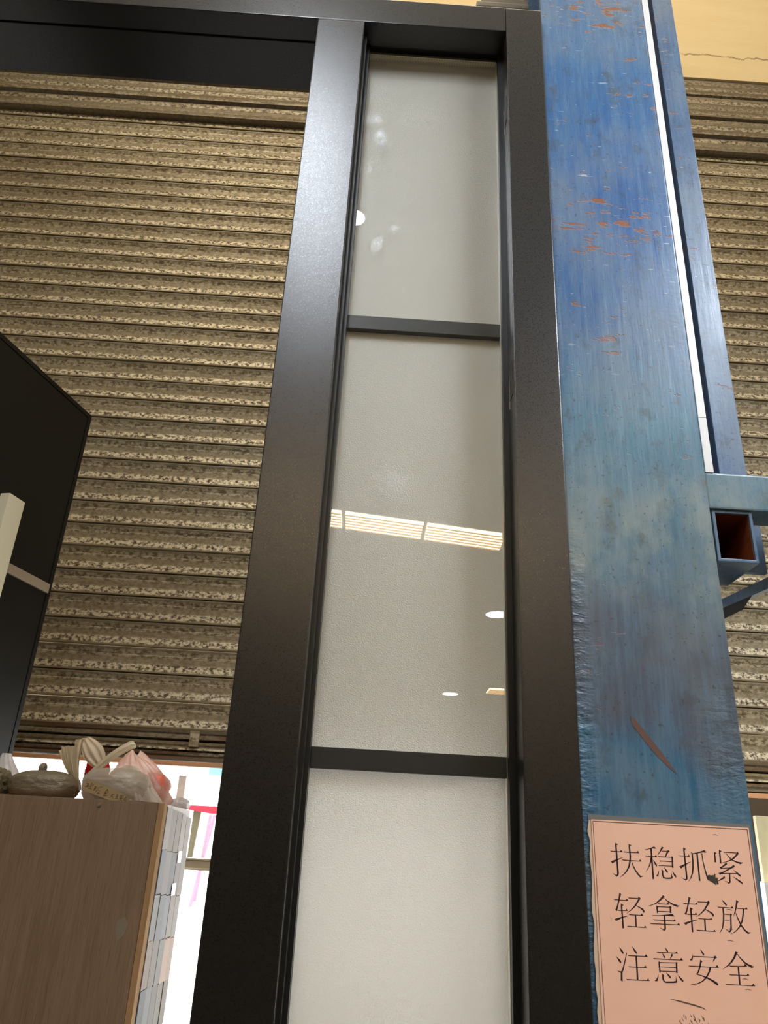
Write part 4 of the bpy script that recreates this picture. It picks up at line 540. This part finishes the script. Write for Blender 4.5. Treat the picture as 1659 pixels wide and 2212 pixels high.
part('bag_content', blob(MB(), (-.462, 1.634, KB + .020), (.052, .030, .021), 23, .25, 3, KB), M['greybag'], t6, 'brown contents', smooth=True)
def gather(u_, v_):
    an = u_ * 2 * math.pi; w_ = .040 * (1 - v_) ** .8 + .009; pl = 1 + .16 * math.sin(an * 9 + v_ * 2) + .07 * math.sin(an * 23 + 3 * v_)
    return Vector((-.434 - .020 * v_ + math.cos(an) * w_ * pl, 1.628 + math.sin(an) * w_ * pl * .7, KB + .003 + .066 * v_))
part('gathered_neck', MB().grid(gather, 140, 16, True), M['clearbag'], t6, smooth=True)
hd = [(-.527, 1.63, .118), (-.510, 1.63, .138), (-.494, 1.632, .154), (-.478, 1.634, .1665), (-.463, 1.636, .1765), (-.4535, 1.637, .1800)]
def handle(u_, v_):
    i = min(int(v_ * (len(hd) - 1)), len(hd) - 2); f_ = v_ * (len(hd) - 1) - i; p = Vector(hd[i]).lerp(Vector(hd[i + 1]), f_)
    an = u_ * 2 * math.pi; w_ = .0068 + .0018 * v_ - .003 * max(0, v_ - .93) / .07
    return p + Vector((-.55 * math.cos(an) * w_, .55 * math.sin(an) * w_ + .001 * math.sin(an * 5), .83 * math.cos(an) * w_ + .0008 * math.sin(an * 6)))
part('bag_handle', MB().grid(handle, 30, 24, True), M['fold'], t6, 'milky twisted handle', smooth=True)
t7 = thing('pink_bag', 'large pale pink plastic bag behind the clear bag', 'plastic bag', (-.45, 1.742, KB))
def pinkfn(u_, v_):
    an = u_ * 2 * math.pi; prof_ = ((0, .060), (.15, .067), (.35, .067), (.6, .054), (.8, .037), (.93, .024), (1, .012))
    for (a, ra), (b, rb_) in zip(prof_, prof_[1:]):
        if a <= v_ <= b: r_ = ra + (rb_ - ra) * (v_ - a) / (b - a); break
    pl = 1 + .05 * math.sin(an * 9 + 5 * v_) * (.3 + v_) + .035 * math.sin(an * 21 + 9 * v_) + .16 * mnoise.noise(Vector((math.cos(an) * 2, math.sin(an) * 2, v_ * 5)))
    return Vector((-.456 - .026 * v_ ** 1.5 + math.cos(an) * r_ * pl, 1.747 + math.sin(an) * r_ * pl * .58, KB + .106 * v_ + .005 * math.sin(an * 3 + 1) * v_ * v_))
part('bag_body', MB().grid(pinkfn, 130, 34, True), M['pinkbag'], t7, smooth=True)
part('bag_content', blob(MB(), (-.428, 1.747, KB + .034), (.026, .024, .032), 31, .25, 3, KB), plain('coral_contents', rgb(240, 130, 112), .5), t7, 'coral red contents', smooth=True)
t8 = thing('film_roll', 'loose white film at the right end of the cabinet top', 'plastic film', (-.368, 1.785, KB))
part('film_body', blob(MB(), (-.376, 1.785, KB + .008), (.019, .022, .013), 41, .14, 2, KB, pleat=5), M['whitebag'], t8, smooth=True)
# handwritten strip held against the clear bag
def onstrip(px, pz): return (-.5225 + (px - 250) * .0000702, 1.583, .1030 - (pz - 160) * .0000615)
ps = thing('paper_strip', 'manila paper strip handwritten in black marker, leaning on the clear bag', 'paper strip', (-.48, 1.583, KB))
SP = [(300, 160), (800, 290), (1150, 420), (1500, 600), (1500, 715), (1050, 722), (620, 590), (250, 470)]
pb = part('strip_sheet', MB().prism([onstrip(*p) for p in SP], (0, .0008, 0)), M['strip'], ps)
WR = [[(330, 265, 400, 275), (375, 270, 355, 365), (305, 370, 430, 350), (340, 320, 395, 315), (470, 240, 440, 330), (430, 330, 470, 300), (520, 280, 490, 330), (430, 370, 480, 350), (385, 400, 490, 420)],
      [(560, 350, 630, 360), (590, 355, 550, 450), (540, 455, 600, 430), (560, 405, 610, 400), (690, 350, 660, 410), (720, 360, 770, 330), (650, 430, 610, 510), (660, 430, 720, 470), (670, 500, 720, 540), (660, 550, 730, 540)],
      [(925, 400, 840, 510), (920, 410, 960, 520), (860, 490, 920, 485), (850, 540, 930, 530), (890, 480, 885, 600), (820, 600, 950, 590), (850, 560, 865, 590)],
      [(1030, 570, 1130, 545), (1080, 540, 1060, 600), (1060, 600, 1015, 640), (1075, 590, 1110, 655)],
      [(1190, 550, 1250, 555), (1215, 555, 1205, 640), (1180, 600, 1235, 600), (1170, 655, 1240, 640), (1290, 580, 1380, 570), (1380, 570, 1370, 640), (1290, 590, 1290, 650), (1295, 615, 1370, 610), (1330, 580, 1325, 700), (1290, 650, 1370, 640), (1250, 715, 1380, 700)],
      [(1420, 600, 1490, 610), (1450, 610, 1405, 690), (1420, 650, 1480, 655), (1420, 650, 1425, 705), (1480, 655, 1470, 705), (1425, 705, 1470, 705)]]
for ch in WR:
    mb = MB()
    for a in ch:
        p, q_ = onstrip(a[0], a[1]), onstrip(a[2], a[3]); stroke(mb, [p[0] * 1e3, p[2] * 1e3, 1.0, q_[0] * 1e3, q_[2] * 1e3, .6], 1.5826, 0, 0)
    part('character', mb, M['pen'], pb)

# ================================================================ beyond the shutter
aw = thing('market_awning', 'red edged white street awning seen under the shutter', 'awning', (-.8, 5.2, FL))
part('canopy', MB().prism([(-1.10, 5.02, .222), (1.5, 5.02, .242), (1.5, 6.4, .36), (-1.10, 6.4, .34)], (0, 0, .012)), M['facade'], aw)
part('valance', MB().prism([(-1.06, 5.0, .196), (-.86, 5.0, .172), (-.60, 5.0, .180), (.2, 5.0, .19), (.2, 5.0, .222), (-1.06, 5.0, .214)], (0, .01, 0)), M['red'], aw, 'red valance')
part('banner', MB().prism([(-.972, 5.02, -.10), (-.945, 5.02, -.10), (-.925, 5.02, .19), (-.972, 5.02, .19)], (0, .02, 0)), M['olive'], aw, 'olive hanging banner')
part('post', MB().box(-.60, -.55, 5.02, 5.06, FL, .21), M['olive'], aw)
part('post', MB().box(1.4, 1.45, 5.0, 5.04, FL, .232), M['olive'], aw)
for (x, z0, z1, dx, yy) in ((-.846, .17, -.33, -.075, 4.99), (-.868, .17, -.30, -.03, 4.975)):
    part('ribbon', MB().prism([(x, yy, z0), (x + .02, yy, z0), (x + .02 + dx, yy, z1), (x + dx, yy, z1)], (0, .004, 0)), M['mauve'], aw, 'mauve hanging ribbon')
st = thing('lamp_post', 'grey brown post with a white cap across the street', 'post', (-1.05, 5.6, FL))
part('shaft', MB().box(-1.215, -1.165, 5.6, 5.66, FL, .43), M['post'], st)
part('cap', MB().box(-1.36, -1.14, 5.55, 5.7, .425, .485, .02), M['white'], st)
gr = thing('guard_rail', 'grey metal guard rail crossing behind the cabinet', 'rail', (-.5, 4.0, FL))
part('rail', MB().strip([(4.04, -.058), (4.0, -.060), (4.0, -.067), (4.012, -.072), (4.012, -.098), (4.0, -.104), (4.0, -.110), (4.04, -.112)], -2.6, 2.6), M['grey'], gr)
for x in (-2.0, -.55, 2.0): part('rail_post', MB().box(x, x + .06, 4.02, 4.07, FL, -.07), M['grey'], gr)
fb = thing('street_facade', 'pale building front across the street', 'building', (0, 12, FL))
part('wall', MB().box(-9, 9, 12, 12.4, FL, 3.2), M['facade'], fb)
part('panel', MB().box(-2.16, -1.85, 11.9, 11.99, .94, 1.10), M['bluesign'], fb, 'blue panel')
bx = thing('gap_filler_crate', 'dark brown crate added to fill the dim gap under the shutter at the right edge', 'crate', (1.5, 2.95, FL))  # crate and bundle put in to fill the dim gap below the shutter
part('crate_body', MB().box(1.40, 1.62, 2.9, 3.3, FL, .285), M['darkbox'], bx)
part('black_bundle', blob(MB(), (1.72, 3.0, .20), (.09, .1, .12), 51, .3, 2), M['dark'], bx, smooth=True)
part('crate_body', MB().box(1.63, 2.1, 2.9, 3.3, FL, .12), M['darkbox'], bx)
cb = thing('cream_board', 'cream board standing on a white carton right of the column', 'board', (1.2, 2.2, FL + 1.33))
part('board_panel', MB().box(1.085, 1.75, 2.2, 2.215, -.018, .146, .001), M['board'], cb)
wc = thing('white_carton', 'tall white carton carrying the cream board', 'carton', (1.2, 2.25, FL))
part('carton_body', MB().box(1.06, 1.8, 2.15, 2.5, FL, -.0185, .003), M['white'], wc)
part('carton_flap', MB().box(1.06, 1.42, 2.151, 2.5, -.0184, -.0180), M['white'], wc)

# ================================================================ lamps of the room and one added fill lamp
def led(x, y, z, L, W_, label, mat):
    a = thing('tube_lamp', label, 'ceiling lamp', (x, y, z))
    part('lamp_housing', MB().box(x - W_ / 2 - .02, x + W_ / 2 + .02, y - L / 2 - .02, y + L / 2 + .02, z + .0155, z + .06), M['lampframe'], a)
    part('lamp_diffuser', MB().box(x - W_ / 2, x + W_ / 2, y - L / 2, y + L / 2, z, z + .015), mat, a)
    for s in (-1, 1): part('hanger_rod', MB().box(x - .006, x + .006, y + s * L * .4 - .006, y + s * L * .4 + .006, z + .06, LO - .0005), M['lampframe'], a)
led(-.335, -.27, 2.40, 1.06, .26, 'cool white ceiling lamp in front of the door frame', M['led'])
led(1.75, -.30, 2.40, 1.25, .26, 'cool white fill lamp added to brighten the blue column and notice', M['led_fill'])
def louvre(x, y, z, tilt, W_, label, group):
    """one louvre fitting, hung level or along the slope of its row"""
    a = thing('louvre_lamp', label, 'ceiling lamp', (x, y, z), group); a.rotation_euler.y = tilt; h = W_ / 2
    part('lamp_housing', MB().box(x - h, x + h, y - .18, y + .18, z + .0155, z + .05), M['lampframe'], a)
    part('lamp_diffuser', MB().box(x - h + .005, x + h - .005, y - .165, y + .165, z, z + .015), M['louv'], a)
    for j in range(6): part('louvre_blade', MB().box(x - h + .005, x + h - .005, y - .142 + j * .055, y - .134 + j * .055, z - .010, z - .0002), M['slatgold'], a)
    for s in (-1, 1): part('hanger_rod', MB().box(x + s * h * .7 - .005, x + s * h * .7 + .005, y - .005, y + .005, z + .05, LO - .0005 - abs(s * h * .7 * math.tan(tilt))), M['lampframe'], a)
for i in range(5):
    x = .091 + .634 * (i - 2)
    louvre(x, -3.29, 2.345 - .0873 * (x - .091), math.radians(4.99), .615, 'warm louvre ceiling lamp, %s of the near row over the showroom' % ('first', 'second', 'third', 'fourth', 'fifth')[i], 'near row of louvre lamps')
for i in range(3): louvre(2.10 + .634 * i, -8.75, 2.20, 0, .615, 'warm louvre ceiling lamp, %s of the far row over the showroom' % ('first', 'second', 'third')[i], 'far row of louvre lamps')
for x, y, rd, lb in ((-.172, -.535, .05, 'small cool downlight beside the ceiling lamp in front of the door frame'), (1.62, -6.9, .15, 'round cool downlight in the middle of the showroom ceiling'), (1.64, -12.1, .15, 'round cool downlight near the back of the showroom')):
    a = thing('downlight', lb, 'downlight', (x, y, LO - .02)); part('trim_ring', MB().tube([(x, y, LO - .0005), (x, y, LO - .02)], rd + .02, 32), M['lampframe'], a)
    part('lens', MB().disc((x, y, LO - .0206), rd), M['down'], a, recalc=False)
# warm flood high in the bay
bl = bpy.data.lights.new('bay_flood', 'AREA'); bl.energy = BAY; bl.color = (1, .90, .72); bl.shape = 'RECTANGLE'; bl.size = 4.0; bl.size_y = .25
bo = bpy.data.objects.new('bay_flood', bl); C.objects.link(bo); bo.location = (.3, .72, HI - .15 + CZ); bo.rotation_euler = (math.radians(38), 0, 0)
